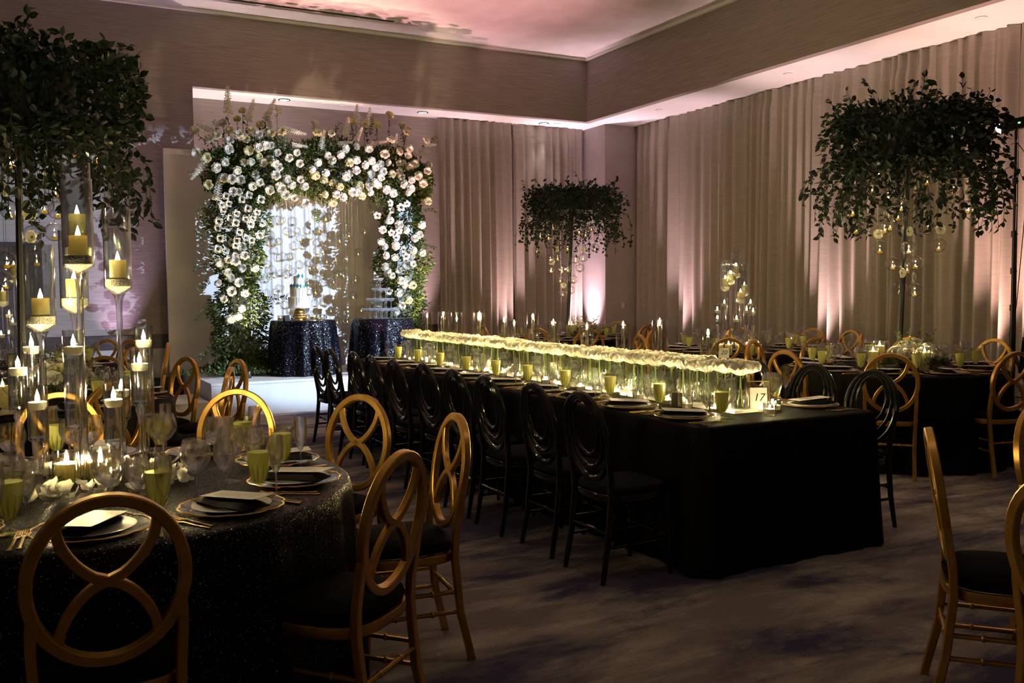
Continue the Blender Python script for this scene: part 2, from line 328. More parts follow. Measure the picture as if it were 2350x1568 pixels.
def rows(px, per=6):
    """for a scatter of image points: words for 'row from the top, place from the left'"""
    idx = sorted(range(len(px)), key=lambda i: px[i][1]); out = [None]*len(px)
    for r in range(0, len(px), per):
        for k, i in enumerate(sorted(idx[r:r+per], key=lambda i: px[i][0])): out[i] = (ordw(r//per), ordw(k))
    return out
def fresh(name, fn): 
    if name not in MESH: MESH[name] = fn()
    return MESH[name]
MESH = {}
# ---------------------------------------------------------------- the room
NX = 2.21
def box_mesh(name, m, *b): return MB().box(*b).mesh(name, m, False)
struct('floor', box_mesh('floor', 'carpet', -7, 10, -3, 14.2, -.1, 0))
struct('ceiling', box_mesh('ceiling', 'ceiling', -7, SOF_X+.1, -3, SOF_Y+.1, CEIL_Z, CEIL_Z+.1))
struct('wall_back', box_mesh('wall_back', 'wall', NX-.02, COL_X+.02, ROOM_Y, ROOM_Y+.15, 0, SOF_Z))
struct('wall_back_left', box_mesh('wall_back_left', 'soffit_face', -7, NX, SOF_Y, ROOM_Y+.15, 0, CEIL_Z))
struct('wall_right', box_mesh('wall_right', 'column', WALL_X, WALL_X+.15, -3, 14.15, 0, SOF_Z))
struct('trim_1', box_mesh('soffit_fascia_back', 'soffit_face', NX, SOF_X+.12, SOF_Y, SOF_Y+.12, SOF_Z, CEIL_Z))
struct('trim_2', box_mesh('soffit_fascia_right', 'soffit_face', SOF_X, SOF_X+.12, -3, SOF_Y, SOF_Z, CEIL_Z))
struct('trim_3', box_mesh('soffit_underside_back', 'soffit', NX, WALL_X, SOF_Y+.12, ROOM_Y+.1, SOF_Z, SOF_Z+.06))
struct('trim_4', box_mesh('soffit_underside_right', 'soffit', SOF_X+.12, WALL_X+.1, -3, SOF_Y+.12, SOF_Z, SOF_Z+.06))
struct('wall_column', box_mesh('corner_column', 'column', COL_X, WALL_X+.1, 13.27, ROOM_Y+.1, 0, SOF_Z))
# chair rail, wainscot and skirting
def trimset(n, x0, x1, y):
    struct('trim_%d' % n, MB().bbox(x0, x1, y-.035, y, .72, .91, .01).mesh('chair_rail', 'trim', False))
    struct('trim_%d' % (n+1), box_mesh('wainscot', 'panel_low', x0, x1, y-.012, y, .33, .72))
    struct('baseboard_'+('left' if n == 5 else 'back'), MB().bbox(x0, x1, y-.03, y, 0, .33, .008).mesh('baseboard', 'trim', False))
trimset(5, -7, NX, SOF_Y); trimset(7, 5.4, 6.08, ROOM_Y)
struct('trim_9', box_mesh('ceiling_edge_back', 'soffit', -7, SOF_X, SOF_Y-.05, SOF_Y, CEIL_Z-.04, CEIL_Z)); struct('trim_10', box_mesh('ceiling_edge_right', 'soffit', SOF_X-.05, SOF_X, -3, SOF_Y-.05, CEIL_Z-.04, CEIL_Z))
dr = struct('door_1', MB().bbox(ony(-260, 600, 13.1)[0], ony(97, 600, 13.15)[0], 13.14, 13.235, 0, ony(60, 556, 13.15)[2], .01).mesh('door', 'trim', False))
obj('door_panel', MB().bbox(-1.2, .2, 13.11, 13.139, .2, 1.9, .01).mesh('door_panel', 'trim', False), dr)

# slot diffuser in the ceiling
t = thing('slot_diffuser', 'long black linear air slot in the ceiling above the arch', 'vent', (3.0, 12.56, CEIL_Z))
obj('slot', MB().box(-1.86, 1.86, -.045, .045, -.012, 0).mesh('slot', 'black', False), t)
fr = MB().box(-1.9, 1.9, -.06, -.045, -.016, 0).box(-1.9, 1.9, .045, .06, -.016, 0).box(-1.9, -1.86, -.045, .045, -.016, 0).box(1.86, 1.9, -.045, .045, -.016, 0)
obj('frame', fr.mesh('frame', 'soffit', False), t)
# soffit downlights and detectors
dl_ring = MB().lathe([(.085, 0), (.088, -.008), (.072, -.012), (.068, -.004)], 24).mesh('trim_ring', 'black'); dl_lens = MB().lathe([(.001, -.005), (.070, -.005)], 24).mesh('lens', 'lamp_on', False)
for i, (x, y) in enumerate([(652, 229), (970, 258), (1248, 283)]):
    p = onz(x, y, SOF_Z); t = thing('downlight', 'round lit downlight in the back soffit, %s from the left' % ORD[i], 'ceiling light', (p[0], p[1], SOF_Z), 0, 'soffit downlights')
    obj('trim_ring', dl_ring, t); obj('lens', dl_lens, t)
    spot('downlight_light', (p[0], p[1], SOF_Z-.03), (p[0], p[1], 0), 14, (1, .9, .85), 70, .6, .05)
for i, (x, y) in enumerate(FILL_LAMPS):  # housings for the added fill lamps, out of view overhead
    t = thing('downlight', 'added unseen fill lamp in the main ceiling, %s counted from the front' % ORD[i], 'ceiling light', (x, y, CEIL_Z), 0, 'added ceiling fill lamps'); obj('trim_ring', dl_ring, t); obj('lens', dl_lens, t)
det = MB().lathe([(.055, 0), (.055, -.006), (.045, -.012), (.03, -.012), (.028, -.008), (.001, -.008)], 20).mesh('cover', 'soffit'); rim = MB().lathe([(.058, 0), (.06, -.006), (.055, -.008)], 20).mesh('rim', 'plastic')
for i, (x, y, w) in enumerate([(783, 241, 'back soffit above the arch'), (1278, 284, 'back soffit near the corner'), (1512, 252, 'right soffit near the corner'), (1808, 169, 'right soffit above the curtain middle'), (2252, 40, 'right soffit above the spot stand')]):
    p = onz(x, y, SOF_Z); t = thing('sprinkler_cover', 'flat white round sprinkler cover in the %s' % w, 'sprinkler', (p[0], p[1], SOF_Z), 0, 'sprinkler covers'); obj('cover', det, t); obj('rim', rim, t)
# light switch on the column
p = ony(1429, 701, 13.27); t = thing('light_switch', 'small ivory light switch plate on the corner column', 'switch', tuple(p))
obj('plate', MB().bbox(-.035, .035, -.008, 0, -.06, .06, .003).mesh('plate', 'plastic', False), t); obj('rocker', MB().box(-.014, .014, -.011, -.008, -.03, .03).mesh('rocker', 'china', False), t)

# ---------------------------------------------------------------- curtains
def curtain(name, label, a, b, z0, z1, amp=.045, lam=.17, seed=1, group=None):
    """pleated panel from a to b (xy); folds stick out to the left of a->b"""
    r = random.Random(seed); a = Vector((*a, 0)); b = Vector((*b, 0)); L = (b-a).length; d = (b-a)/L; n = Vector((-d.y, d.x, 0))
    S = []; s = 0
    while s < L:
        w = lam*r.uniform(.7, 1.35); k = r.uniform(.55, 1.3); sh = r.uniform(.3, .6)
        for q in range(10): S.append((s+w*q/10, k, q/10, sh))
        s += w
    S = [x for x in S if x[0] <= L]
    Z = [0, .18, .5, .78, .93, .965, 1]
    ph = [r.uniform(0, 6) for _ in range(4)]
    def pt(u, v):
        i = int(round(u*(len(S)-1))); j = int(round(v*(len(Z)-1))); s, k, q, sh = S[i]; t = Z[j]
        prof = (q/sh if q < sh else (1-q)/(1-sh)); prof = .5-.5*math.cos(PI*prof)
        A = amp*k*(1.15-.35*t) if t < .96 else amp*k*.55
        wob = .018*math.sin(s*5+ph[0]+t*2)*(1-t)+.010*math.sin(s*17+ph[1])*(1-t)
        sx = s+.012*math.sin(s*9+ph[2]+3*t)*(1-t)
        p = a+d*sx+n*(A*prof*1.5+wob); return (p.x, p.y, z0+(z1-z0)*t)
    me = MB().grid(pt, len(S), len(Z)).mesh('fabric', 'curtain', True, 0)
    t = thing(name, label, 'curtain', (0, 0, 0), 0, group)
    obj('fabric', me, t)
    h = MB().box(.05, L-.2, 0, .02, -.03, 0).mesh('track', 'black', False); o = obj('track', h, t, (a.x-n.x*.06, a.y-n.y*.06, z1-.001), (0, 0, math.atan2(d.y, d.x))); return t
bx0 = ony(1000, 290, 13.9)[0]
curtain('curtain', 'pleated taupe curtain on the back wall beside the arch, left half', (7.45, 13.92), (bx0, 13.92), .02, SOF_Z-.005, .075, .16, 3, 'taupe pleated curtains')
curtain('curtain', 'pleated taupe curtain on the back wall beside the column, right half', (8.86, 13.92), (7.46, 13.92), .02, SOF_Z-.005, .075, .16, 4, 'taupe pleated curtains')
ys = [13.24, 10.6, onx(1868, 500, 9.48)[1], 6.3, 4.7, 2.6]
cl = ['next to the corner column', 'behind the tall candle table', 'behind the right greenery canopy', 'behind the black spot stand', 'at the right picture edge']
for i in range(5):
    curtain('curtain', 'pleated taupe curtain on the right wall, %s' % cl[i], (9.52, ys[i+1]+.008), (9.52, ys[i]-.008), .02, SOF_Z-.005, .085, .17, 10+i, 'taupe pleated curtains')

# ---------------------------------------------------------------- wall uplights
ub = MB().lathe([(.001, .0), (.075, .0), (.085, .03), (.085, .15), (.078, .16), (.07, .15), (.07, .13)], 16).mesh('body', 'black'); ul = MB().lathe([(.001, .135), (.07, .135)], 16).mesh('lens', 'up_lens', False)
fl = thing('flood_lamp', 'low black flood lamp on the carpet before the stage', 'uplight', (3.82, 10.98, 0)); obj('body', ub, fl, (0, 0, .02)); obj('lens', ul, fl, (0, 0, .02)); obj('foot', MB().box(-.07, .07, -.07, .07, 0, .02).mesh('foot', 'black', False), fl)
for i, (l, tg, e) in enumerate(ARCH_UP):
    o = thing('arch_uplight', 'small black uplight on the stage at the %s of the arch' % ('left foot', 'right foot', 'centre')[i], 'uplight', (l[0], l[1], STAGE_Z), 0, 'small stage uplights'); obj('body', ub, o, scale=.55); obj('lens', ul, o, scale=.55)
uw = ['the left wall behind the candles', 'the wall right of the arch', '', 'the back wall curtain', 'the corner column', 'the right curtain near the corner', 'the right curtain behind the right greenery table', 'the right curtain beside the spot stand']
for i, (x, y, z, tg, e, c) in enumerate(UPL):
    if not e: continue
    t = thing('uplight', 'round black floor uplight at the foot of %s' % uw[i], 'uplight', (x, y, 0), 0, 'floor uplights'); obj('body', ub, t, (0, 0, .03)); obj('lens', ul, t, (0, 0, .03))
    obj('yoke', MB().tube([(-.1, 0, .012), (-.1, 0, .12)], .008, 6).tube([(.1, 0, .012), (.1, 0, .12)], .008, 6).box(-.11, .11, -.03, .03, 0, .012).mesh('yoke', 'black'), t)

# ---------------------------------------------------------------- stage, step, backdrop
t = thing('stage', 'low white platform carrying the flower arch and cake table', 'stage', (1.97, 11.15, 0))
obj('deck', MB().bbox(0, 3.55, 0, 2.07, STAGE_Z-.03, STAGE_Z, .006).mesh('deck', 'stage', False), t)
obj('front_skirt', MB().box(.01, 3.54, .008, .03, 0, STAGE_Z-.031).mesh('front_skirt', 'stage', False), t)
obj('side_skirt', MB().box(.008, .03, .03, 2.06, 0, STAGE_Z-.031).mesh('side_skirt', 'stage', False), t); obj('side_skirt', MB().box(3.52, 3.542, .03, 2.06, 0, STAGE_Z-.031).mesh('side_skirt', 'stage', False), t)
t = thing('step_block', 'half height white step at the left side of the stage', 'step', (1.20, 11.10, 0))
obj('tread', MB().bbox(0, .74, 0, .95, .18, .20, .005).mesh('tread', 'stage', False), t); obj('riser', MB().box(.008, .732, .008, .94, 0, .179).mesh('riser', 'stage', False), t)
t = thing('backdrop_wall', 'tall white framed backdrop panels standing behind the flower arch', 'backdrop', (0, 13.02, STAGE_Z))
BX0, BX1, BH = ony(382, 600, 13.02)[0], ony(958, 600, 13.02)[0], ony(380, 340, 13.02)[2]-STAGE_Z
for k in range(3):
    w = (BX1-BX0)/3; x0 = BX0+k*w
    pn = obj('panel', MB().box(x0+.004, x0+w-.004, .02, .06, 0, BH).mesh('panel', 'white_panel', False), t)
    b = MB(); 
    for q in ((x0+.004, x0+.07, 0, BH), (x0+w-.07, x0+w-.004, 0, BH), (x0+.07, x0+w-.07, BH-.07, BH), (x0+.07, x0+w-.07, 0, .07)): b.box(q[0], q[1], .0, .02, q[2], q[3])
    if k == 0: obj('border', b.mesh('border', 'white_panel', False), pn)
obj('brace', MB().tube([(BX0+.3, .08, .02), (BX0+.3, .1, BH-.3)], .015, 6).mesh('brace', 'black'), t)
# white drape on the two panels inside the arch opening
def drape_pt(u, v):
    x = BX0+(BX1-BX0)*(1/3+.667*u)
    return (x, .012-.010*math.sin(x*38)-.006*math.sin(x*91+1), .01+(BH-.02)*v)
obj('drape', MB().grid(drape_pt, 160, 3).mesh('drape', 'white_panel', True, 0), t)
# ---------------------------------------------------------------- chairs
def ell(cx, cz, rx, rz, n=40, a0=0, a1=2*PI, y=0): return [(cx+rx*math.cos(a0+(a1-a0)*k/n), y, cz+rz*math.sin(a0+(a1-a0)*k/n)) for k in range(n+(0 if abs(a1-a0-2*PI) < 1e-6 else 1))]
TILT = Matrix.Translation((0, -.175, .46)) @ Matrix.Rotation(math.radians(9), 4, 'X') @ Matrix.Translation((0, 0, -.46))
def ring_tube(pts, r, rings, rr):
    b = MB().tube(pts, r, 8)
    for t in rings:
        i = t*(len(pts)-1); k = min(int(i), len(pts)-2); p = Vector(pts[k]).lerp(Vector(pts[k+1]), i-k); d = (Vector(pts[k+1])-Vector(pts[k])).normalized()*.006
        b.tube([p-d, p-d*.5, p+d*.5, p+d], [rr*.8, rr, rr, rr*.8], 8)
    return b
GH = .97
def gold_parts():
    P = {}
    b = MB().band(ell(0, .735, .190, .220, 44), .032, .030, (0, 1, 0), True)
    P['back_frame'] = [b.xf(TILT).mesh('back_frame', 'gold')]
    def ribbon(s):
        pts = []
        for k in range(25):
            t = k/24; z = .902-.334*t; x = s*.118*math.cos(PI*t)*(1 if t < .5 else 1)
            x = s*.120*(abs(math.cos(PI*t))**.62)*(1 if t < .5 else -1); pts.append((x, 0, z))
        return MB().band(pts, .026, .022, (0, 1, 0)).xf(TILT).mesh('infinity_ribbon', 'gold')
    P['infinity_ribbon'] = [ribbon(1), ribbon(-1)]
    def rear(s):
        up = [TILT @ Vector((s*.1785, 0, .662)), TILT @ Vector((s*.1825, 0, .62)), TILT @ Vector((s*.1825, 0, .57)), TILT @ Vector((s*.180, 0, .50)), Vector((s*.177, -.178, .42)), Vector((s*.172, -.20, .2)), Vector((s*.178, -.245, 0))]
        return MB().band(up, .028, .029, (0, 1, 0)).mesh('leg', 'gold')
    def front(s): return ring_tube([(s*.165, .165, .43), (s*.172, .172, .2), (s*.178, .178, 0)], [.017, .016, .012], (.25, .32, .55, .6), .021).mesh('leg', 'gold')
    P['leg'] = [rear(1), rear(-1), front(1), front(-1)]
    def sq(a, rx, ry): c, s = math.cos(a), math.sin(a); return (rx*math.copysign(abs(c)**.62, c), ry*math.copysign(abs(s)**.62, s))
    rail = [(*sq(2*PI*k/32, .195, .195), .422) for k in range(32)]
    P['seat_rail'] = [MB().band(rail, .022, .036, (0, 0, 1), True).mesh('seat_rail', 'gold')]
    vs = []; prof = [(.80, .440), (.99, .445), (1.03, .462), (.99, .482), (.85, .494), (.5, .500), (.02, .502)]
    for (k, z) in prof: vs += [(*sq(2*PI*i/32, .197*k, .197*k), z) for i in range(32)]
    fs = [(j*32+i, j*32+(i+1) % 32, (j+1)*32+(i+1) % 32, (j+1)*32+i) for j in range(6) for i in range(32)]+[tuple(range(31, -1, -1))]
    P['seat_cushion'] = [MB().add(vs, fs).mesh('seat_cushion', 'cushion')]
    st = []
    for z in (.22, .30):
        st.append(ring_tube([(-.170, .171, z), (.170, .171, z)], .009, (.3, .7), .013).mesh('stretcher', 'gold'))
        for s in (-1, 1): st.append(ring_tube([(s*.171, .171, z-.02), (s*.173, -.195, z-.02)], .009, (.3, .7), .013).mesh('stretcher', 'gold'))
    st.append(ring_tube([(-.172, -.195, .26), (.172, -.195, .26)], .009, (.3, .7), .013).mesh('stretcher', 'gold'))
    P['stretcher'] = st
    return P
def black_parts():
    P = {}
    def arc(rx, zb, zt, rt): 
        n = 40; return MB().tube(ell(0, (zb+zt)/2, rx, (zt-zb)/2, n), rt, 8, True).xf(TILT)
    P['back_frame'] = [arc(.192, .50, .945, .0165).mesh('back_frame', 'black_gloss')]
    P['back_loop'] = [arc(.150, .565, .930, .0115).mesh('back_loop', 'black_gloss'), arc(.110, .630, .915, .0105).mesh('back_loop', 'black_gloss')]
    def rear(s):
        up = [TILT @ Vector((s*.192, 0, .74)), TILT @ Vector((s*.185, 0, .62)), TILT @ Vector((s*.172, 0, .50)), Vector((s*.17, -.178, .42)), Vector((s*.172, -.20, .2)), Vector((s*.178, -.235, 0))]
        return MB().tube(up, [.012, .016, .018, .018, .017, .013], 8).mesh('leg', 'black_gloss')
    def front(s): return ring_tube([(s*.165, .165, .43), (s*.172, .172, .2), (s*.178, .178, 0)], [.017, .016, .012], (.25, .32, .55), .021).mesh('leg', 'black_gloss')
    P['leg'] = [rear(1), rear(-1), front(1), front(-1)]
    def sq(a, r): c, s = math.cos(a), math.sin(a); return (r*math.copysign(abs(c)**.62, c), r*math.copysign(abs(s)**.62, s))
    P['seat_rail'] = [MB().band([(*sq(2*PI*k/32, .195), .422) for k in range(32)], .022, .036, (0, 0, 1), True).mesh('seat_rail', 'black_gloss')]
    vs = []; prof = [(.80, .440), (.99, .445), (1.02, .458), (.97, .474), (.8, .482), (.02, .486)]
    for (k, z) in prof: vs += [(*sq(2*PI*i/32, .197*k), z) for i in range(32)]
    fs = [(j*32+i, j*32+(i+1) % 32, (j+1)*32+(i+1) % 32, (j+1)*32+i) for j in range(5) for i in range(32)]+[tuple(range(31, -1, -1))]
    P['seat_cushion'] = [MB().add(vs, fs).mesh('seat_cushion', 'cushion_grey')]
    st = []
    for z in (.20, .29):
        st.append(ring_tube([(-.170, .171, z), (.170, .171, z)], .009, (.3, .7), .013).mesh('stretcher', 'black_gloss'))
        for s in (-1, 1): st.append(ring_tube([(s*.171, .171, z-.02), (s*.173, -.195, z-.02)], .009, (.3, .7), .013).mesh('stretcher', 'black_gloss'))
    st.append(ring_tube([(-.172, -.195, .25), (.172, -.195, .25)], .009, (.3, .7), .013).mesh('stretcher', 'black_gloss'))
    P['stretcher'] = st
    return P
GP, BP = gold_parts(), black_parts()
def chair(parts, name, label, top, face, group):
    """top = xy of the top of the backrest, face = xy direction the sitter looks"""
    f = np.array(face, float); f /= np.hypot(*f); o = np.array(top[:2])+f*.255
    t = thing(name, label, 'chair', (o[0], o[1], 0), math.atan2(f[1], f[0])-PI/2, group)
    for n, ms in parts.items():
        for me in ms: obj(n, me, t)
    return t
TN = {'T1': 'front left candle table', 'T2': 'left greenery table', 'T3': 'farthest left table', 'T4': 'right greenery table', 'T5': 'table number 20', 'T6': 'far greenery table'}
TC = {'T1': (.25, 3.68), 'T2': (.05, 6.85), 'T3': (0, 10.1), 'T4': (6.7, 5.57), 'T5': (7.25, 8.05), 'T6': (6.95, 11.35)}
HOUR = 'twelve one two three four five six seven eight nine ten eleven'.split()
def clock(tid, ang):
    c = TC[tid]; phi = math.degrees(math.atan2(-c[1], -c[0])); return HOUR[int(round(6+((phi-ang)/30))) % 12]
# chairs seen round each table: image point of the backrest top (unprojected to its height), optional turn in degrees
CH = {'T1': [(245, 1128, 4), (925, 1030, 0), (1050, 945, 3), (830, 902, 0), (545, 890, 0), (131, 897, 0)],
      'T2': [(255, 873, 8), (530, 840, 0), (548, 822, 0), (430, 817, -12), (240, 815, 0)],
      'T3': [(386, 785, 4), (300, 778, 0), (298, 795, 0), (136, 786, 0)],
      'T4': [(2045, 807, 0), (2300, 803, -12), (1800, 802, 0), (1727, 779, 0), (1893, 775, 0), (2090, 772, 0), (2285, 776, 0)],
      'T5': [(1682, 770, 25), (1905, 763, 0), (1868, 752, 0), (1955, 756, 12), (1693, 750, 0), (1475, 766, 0), (1537, 755, 0)],
      'T6': [(1352, 753, 0), (1393, 738, 0), (1464, 746, 0), (1484, 740, 0), (1232, 752, 0), (1130, 747, 0), (1113, 744, 0)]}
used = {}
for tid, lst in CH.items():
    c = np.array(TC[tid])
    for (x, y, turn) in lst:
        p = onz(x, y, GH)[:2]; d = c-p; r = np.hypot(*d)
        rmin = {'T1': 1.13, 'T2': 1.22, 'T4': 1.17}.get(tid, 1.27)
        if r < rmin: p = c-d/r*rmin
        if r > 1.6: p = c-d/r*1.6
        a = math.degrees(math.atan2(-d[1], -d[0])); h = clock(tid, a); k = (tid, h); used[k] = used.get(k, 0)+1
        lab = 'gold infinity back chair at %s o\'clock of the %s' % (h, TN[tid])
        if tid == 'T5': lab = lab.replace('the table', 'table')
        if used[k] > 1: lab = 'second '+lab
        th = math.radians(turn); f = (d[0]*math.cos(th)-d[1]*math.sin(th), d[0]*math.sin(th)+d[1]*math.cos(th))
        chair(GP, 'infinity_chair', lab, p, f, 'gold infinity chairs')
for (x, y, f, lab) in [(2130, 978, (.66, -.75), 'gold infinity back chair seen edge on at the lower right'), (2374, 925, (.12, -1), 'gold infinity back chair cut by the right edge, upper one'), (2446, 1085, (1, -.12), 'gold infinity back chair cut by the right edge, nearest one')]:
    chair(GP, 'infinity_chair', lab, onz(x, y, GH), f, 'gold infinity chairs')
LY = [3.97+.523*i for i in range(10)]
for i, y in enumerate(LY):
    chair(BP, 'loop_chair', 'glossy black loop back chair, %s from the front, left side of long table' % ORD[i], (2.50+.02*math.sin(i*2.1), y+.02*math.sin(i*3.3)), (1, .03*math.sin(i*5)), 'black loop chairs at the long table')
for i, y in enumerate(LY):
    chair(BP, 'loop_chair', 'glossy black loop back chair, %s from the front, right side of long table' % ORD[i], (4.70+.03*math.sin(i*1.7), y+.05), (-1, .05*math.sin(i*4)), 'black loop chairs at the long table')

# ---------------------------------------------------------------- tables
TZ = .76
def round_table(tid, m, R=.90, label='', seed=0):
    r = random.Random(seed); c = TC[tid]
    t = thing('round_table', label, 'table', (c[0], c[1], 0), 0, 'round dining tables')
    n = 120; ph = r.uniform(0, 6)
    prof = [(.001, TZ), (R*.9, TZ), (R-.012, TZ-.001), (R, TZ-.012), (R+.006, TZ-.05), (R+.012, .55), (R+.03, .28), (R+.05, .01)]
    vs = []
    for i, (q, z) in enumerate(prof):
        k = max(0, i-3)/4
        for j in range(n):
            a = 2*PI*j/n; w = k*(.030*math.sin(17*a+ph)+.018*math.sin(29*a+2*ph)); vs.append(((q+w)*math.cos(a), (q+w)*math.sin(a), z))
    fs = [(i*n+j, i*n+(j+1) % n, (i+1)*n+(j+1) % n, (i+1)*n+j) for i in range(len(prof)-1) for j in range(n)]
    obj('tablecloth', MB().add(vs, [tuple(reversed(f)) for f in fs]).mesh('tablecloth', m, True, 60), t)
    obj('table_top', MB().lathe([(.001, TZ-.03), (R-.02, TZ-.03), (R-.02, TZ-.006), (.001, TZ-.006)], 32).mesh('table_top', 'trim'), t)
    obj('pedestal', MB().lathe([(.03, TZ-.03), (.03, .05), (.3, .02), (.3, 0)], 12).mesh('pedestal', 'black'), t)
    return t
round_table('T1', 'sequin', .90, 'round table in black sequin cloth at the front left', 1)
round_table('T2', 'cloth', .90, 'round black clothed table under the left greenery canopy', 2)
round_table('T3', 'cloth', .90, 'round black clothed table farthest back on the left', 3)
round_table('T4', 'cloth', .92, 'round black clothed table under the right greenery canopy', 4)
round_table('T5', 'sequin', .88, 'round black table with tall candle cluster and number 20', 5)
round_table('T6', 'cloth', .88, 'round black clothed table under the far greenery canopy', 6)
# the long table
LX0, LX1, LY0, LY1 = 3.02, 4.30, 3.64, 9.26
t = thing('long_table', 'long banquet table in floor length black cloth with flower row', 'table', (LX0, LY0, 0))
def long_cloth():
    w, l = LX1-LX0, LY1-LY0; per = []
    def side(a, b, n, cnr=.05):
        for k in range(n): per.append((a[0]+(b[0]-a[0])*k/n, a[1]+(b[1]-a[1])*k/n))
    c = .05; side((c, 0), (w-c, 0), 30); side((w-c, 0), (w, c), 4); side((w, c), (w, l-c), 110); side((w, l-c), (w-c, l), 4); side((w-c, l), (c, l), 30); side((c, l), (0, l-c), 4); side((0, l-c), (0, c), 110); side((0, c), (c, 0), 4)
    n = len(per); vs = []; prof = [(.06, TZ), (.012, TZ-.0005), (0, TZ-.012), (-.006, TZ-.06), (-.012, .5), (-.02, .25), (-.03, .012)]
    cx, cy = w/2, l/2
    s = 0
    for i, (ins, z) in enumerate(prof):
        k = max(0, i-2)/4; s = 0
        for j, (x, y) in enumerate(per):
            px, py = per[j-1]; s += math.hypot(x-px, y-py) if j else 0
            qx, qy = per[(j+1) % n]; tx, ty = qx-px, qy-py; L = math.hypot(tx, ty) or 1; nx, ny = ty/L, -tx/L
            cd = min(min(math.hypot(x-ax, y-ay) for ax in (0, w) for ay in (0, l)), 1)
            fold = k*(.010*math.sin(s*15)+.008*math.sin(s*37+1)+.035*math.exp(-(cd/.12)**2))
            o = fold-ins; vs.append((x+nx*o, y+ny*o, z))
    fs = [(i*n+j, (i+1)*n+j, (i+1)*n+(j+1) % n, i*n+(j+1) % n) for i in range(len(prof)-1) for j in range(n)]
    fs.append(tuple(range(n)))
    return MB().add(vs, fs).mesh('tablecloth', 'cloth', True, 60)
obj('tablecloth', long_cloth(), t)
obj('table_top', MB().box(.03, LX1-LX0-.03, .03, LY1-LY0-.03, TZ-.03, TZ-.006).mesh('table_top', 'trim', False), t)
for lx in (.12, LX1-LX0-.12):
    for ly in (.3, (LY1-LY0)/2, LY1-LY0-.3): obj('leg', MB().box(lx-.025, lx+.025, ly-.025, ly+.025, 0, TZ-.03).mesh('leg', 'black', False), t)
# ---------------------------------------------------------------- tableware
def lathe_m(name, m, prof, seg=18, **k): return MB().lathe(prof, seg, **k).mesh(name, m, True, 35)
GOB_BODY = [(.010, .043), (.018, .050), (.027, .068), (.034, .095), (.038, .125), (.041, .160), (.044, .176), (.046, .180), (.0445, .181), (.042, .174)]
GOB_FOOT = [(.001, .003), (.033, .0), (.035, .003), (.028, .008), (.012, .012), (.007, .022), (.0085, .030), (.007, .036), (.010, .043)]
GOB_DRINK = [(.001, .047), (.015, .052), (.0245, .069), (.0315, .095), (.0355, .125), (.0385, .158), (.001, .1585)]
def wine(R, H, hb):
    s = H-hb
    return [(.004, s), (.014, s+.006), (R*.62, s+.022), (R*.93, s+.045), (R, s+.064), (R*.97, s+.085), (R*.86, H-.012), (R*.80, H), (R*.78, H-.001)], [(.001, .004), (.034, .0), (.0345, .002), (.02, .006), (.006, .012), (.0038, .03), (.0035, s-.02), (.006, s-.004), (.004, s)]
def dbl(prof, t=.0013):
    return prof[:-1]+[(max(r-t, .0008), z+(.003 if i == len(prof)-2 else 0) if i else z) for i, (r, z) in reversed(list(enumerate(prof[:-1])))][0:]
WL, WS = wine(.052, .205, .118), wine(.040, .190, .105)
FL = [(.003, .085), (.012, .098), (.021, .125), (.0255, .155), (.0265, .175), (.024, .215), (.0225, .2145)], [(.001, .004), (.031, .0), (.0315, .002), (.016, .006), (.005, .012), (.0035, .03), (.0035, .075), (.003, .085)]
TW = {'goblet': ([('bowl', lathe_m('bowl', 'green_glass', GOB_BODY, 20)), ('foot', lathe_m('foot', 'green_glass', GOB_FOOT, 8)), ('drink', lathe_m('drink', 'green_drink', GOB_DRINK))]),
      'winel': [('bowl', lathe_m('bowl', 'wine_glass', dbl(WL[0]))), ('stem', lathe_m('stem', 'glass_thick', WL[1]))],
      'wines': [('bowl', lathe_m('bowl', 'wine_glass', dbl(WS[0]))), ('stem', lathe_m('stem', 'glass_thick', WS[1]))],
      'flute': [('bowl', lathe_m('bowl', 'wine_glass', dbl(FL[0]))), ('stem', lathe_m('stem', 'glass_thick', FL[1]))]}
# raised flutes on the goblet bowl
gf = MB()
for k in range(12):
    a = 2*PI*k/12; gf.tube([(r*1.0*math.cos(a), r*1.0*math.sin(a), z) for r, z in ((.019, .050), (.028, .068), (.035, .095), (.039, .122))], [.0012, .003, .0028, .0006], 5)
TW['goblet'].insert(1, ('flutes', gf.mesh('flutes', 'green_glass')))
def one(name, keys, mats):
    """single mesh version (two materials) for the far tables"""
    me = bpy.data.meshes.new(name); V = []; Fc = []; MI = []
    for i, prof in enumerate(keys):
        b = MB().lathe(prof, 10); o = len(V); V += b.v; Fc += [tuple(j+o for j in f) for f in b.f]; MI += [i]*len(b.f)
    me.from_pydata(V, [], Fc); me.polygons.foreach_set('use_smooth', [True]*len(Fc)); me.polygons.foreach_set('material_index', MI)
    for m in mats: me.materials.append(M[m])
    return me
FAR = {'goblet': one('far_goblet', [GOB_BODY, GOB_FOOT, GOB_DRINK], ['green_glass', 'green_glass', 'green_drink']), 'winel': one('far_winel', WL, ['glass', 'glass_thick']), 'wines': one('far_wines', WS, ['glass', 'glass_thick']), 'flute': one('far_flute', FL, ['glass', 'glass_thick'])}
def scallop(a, R): return R*(1+.035*abs(math.sin(4*a))**.6-.012*math.cos(16*a))
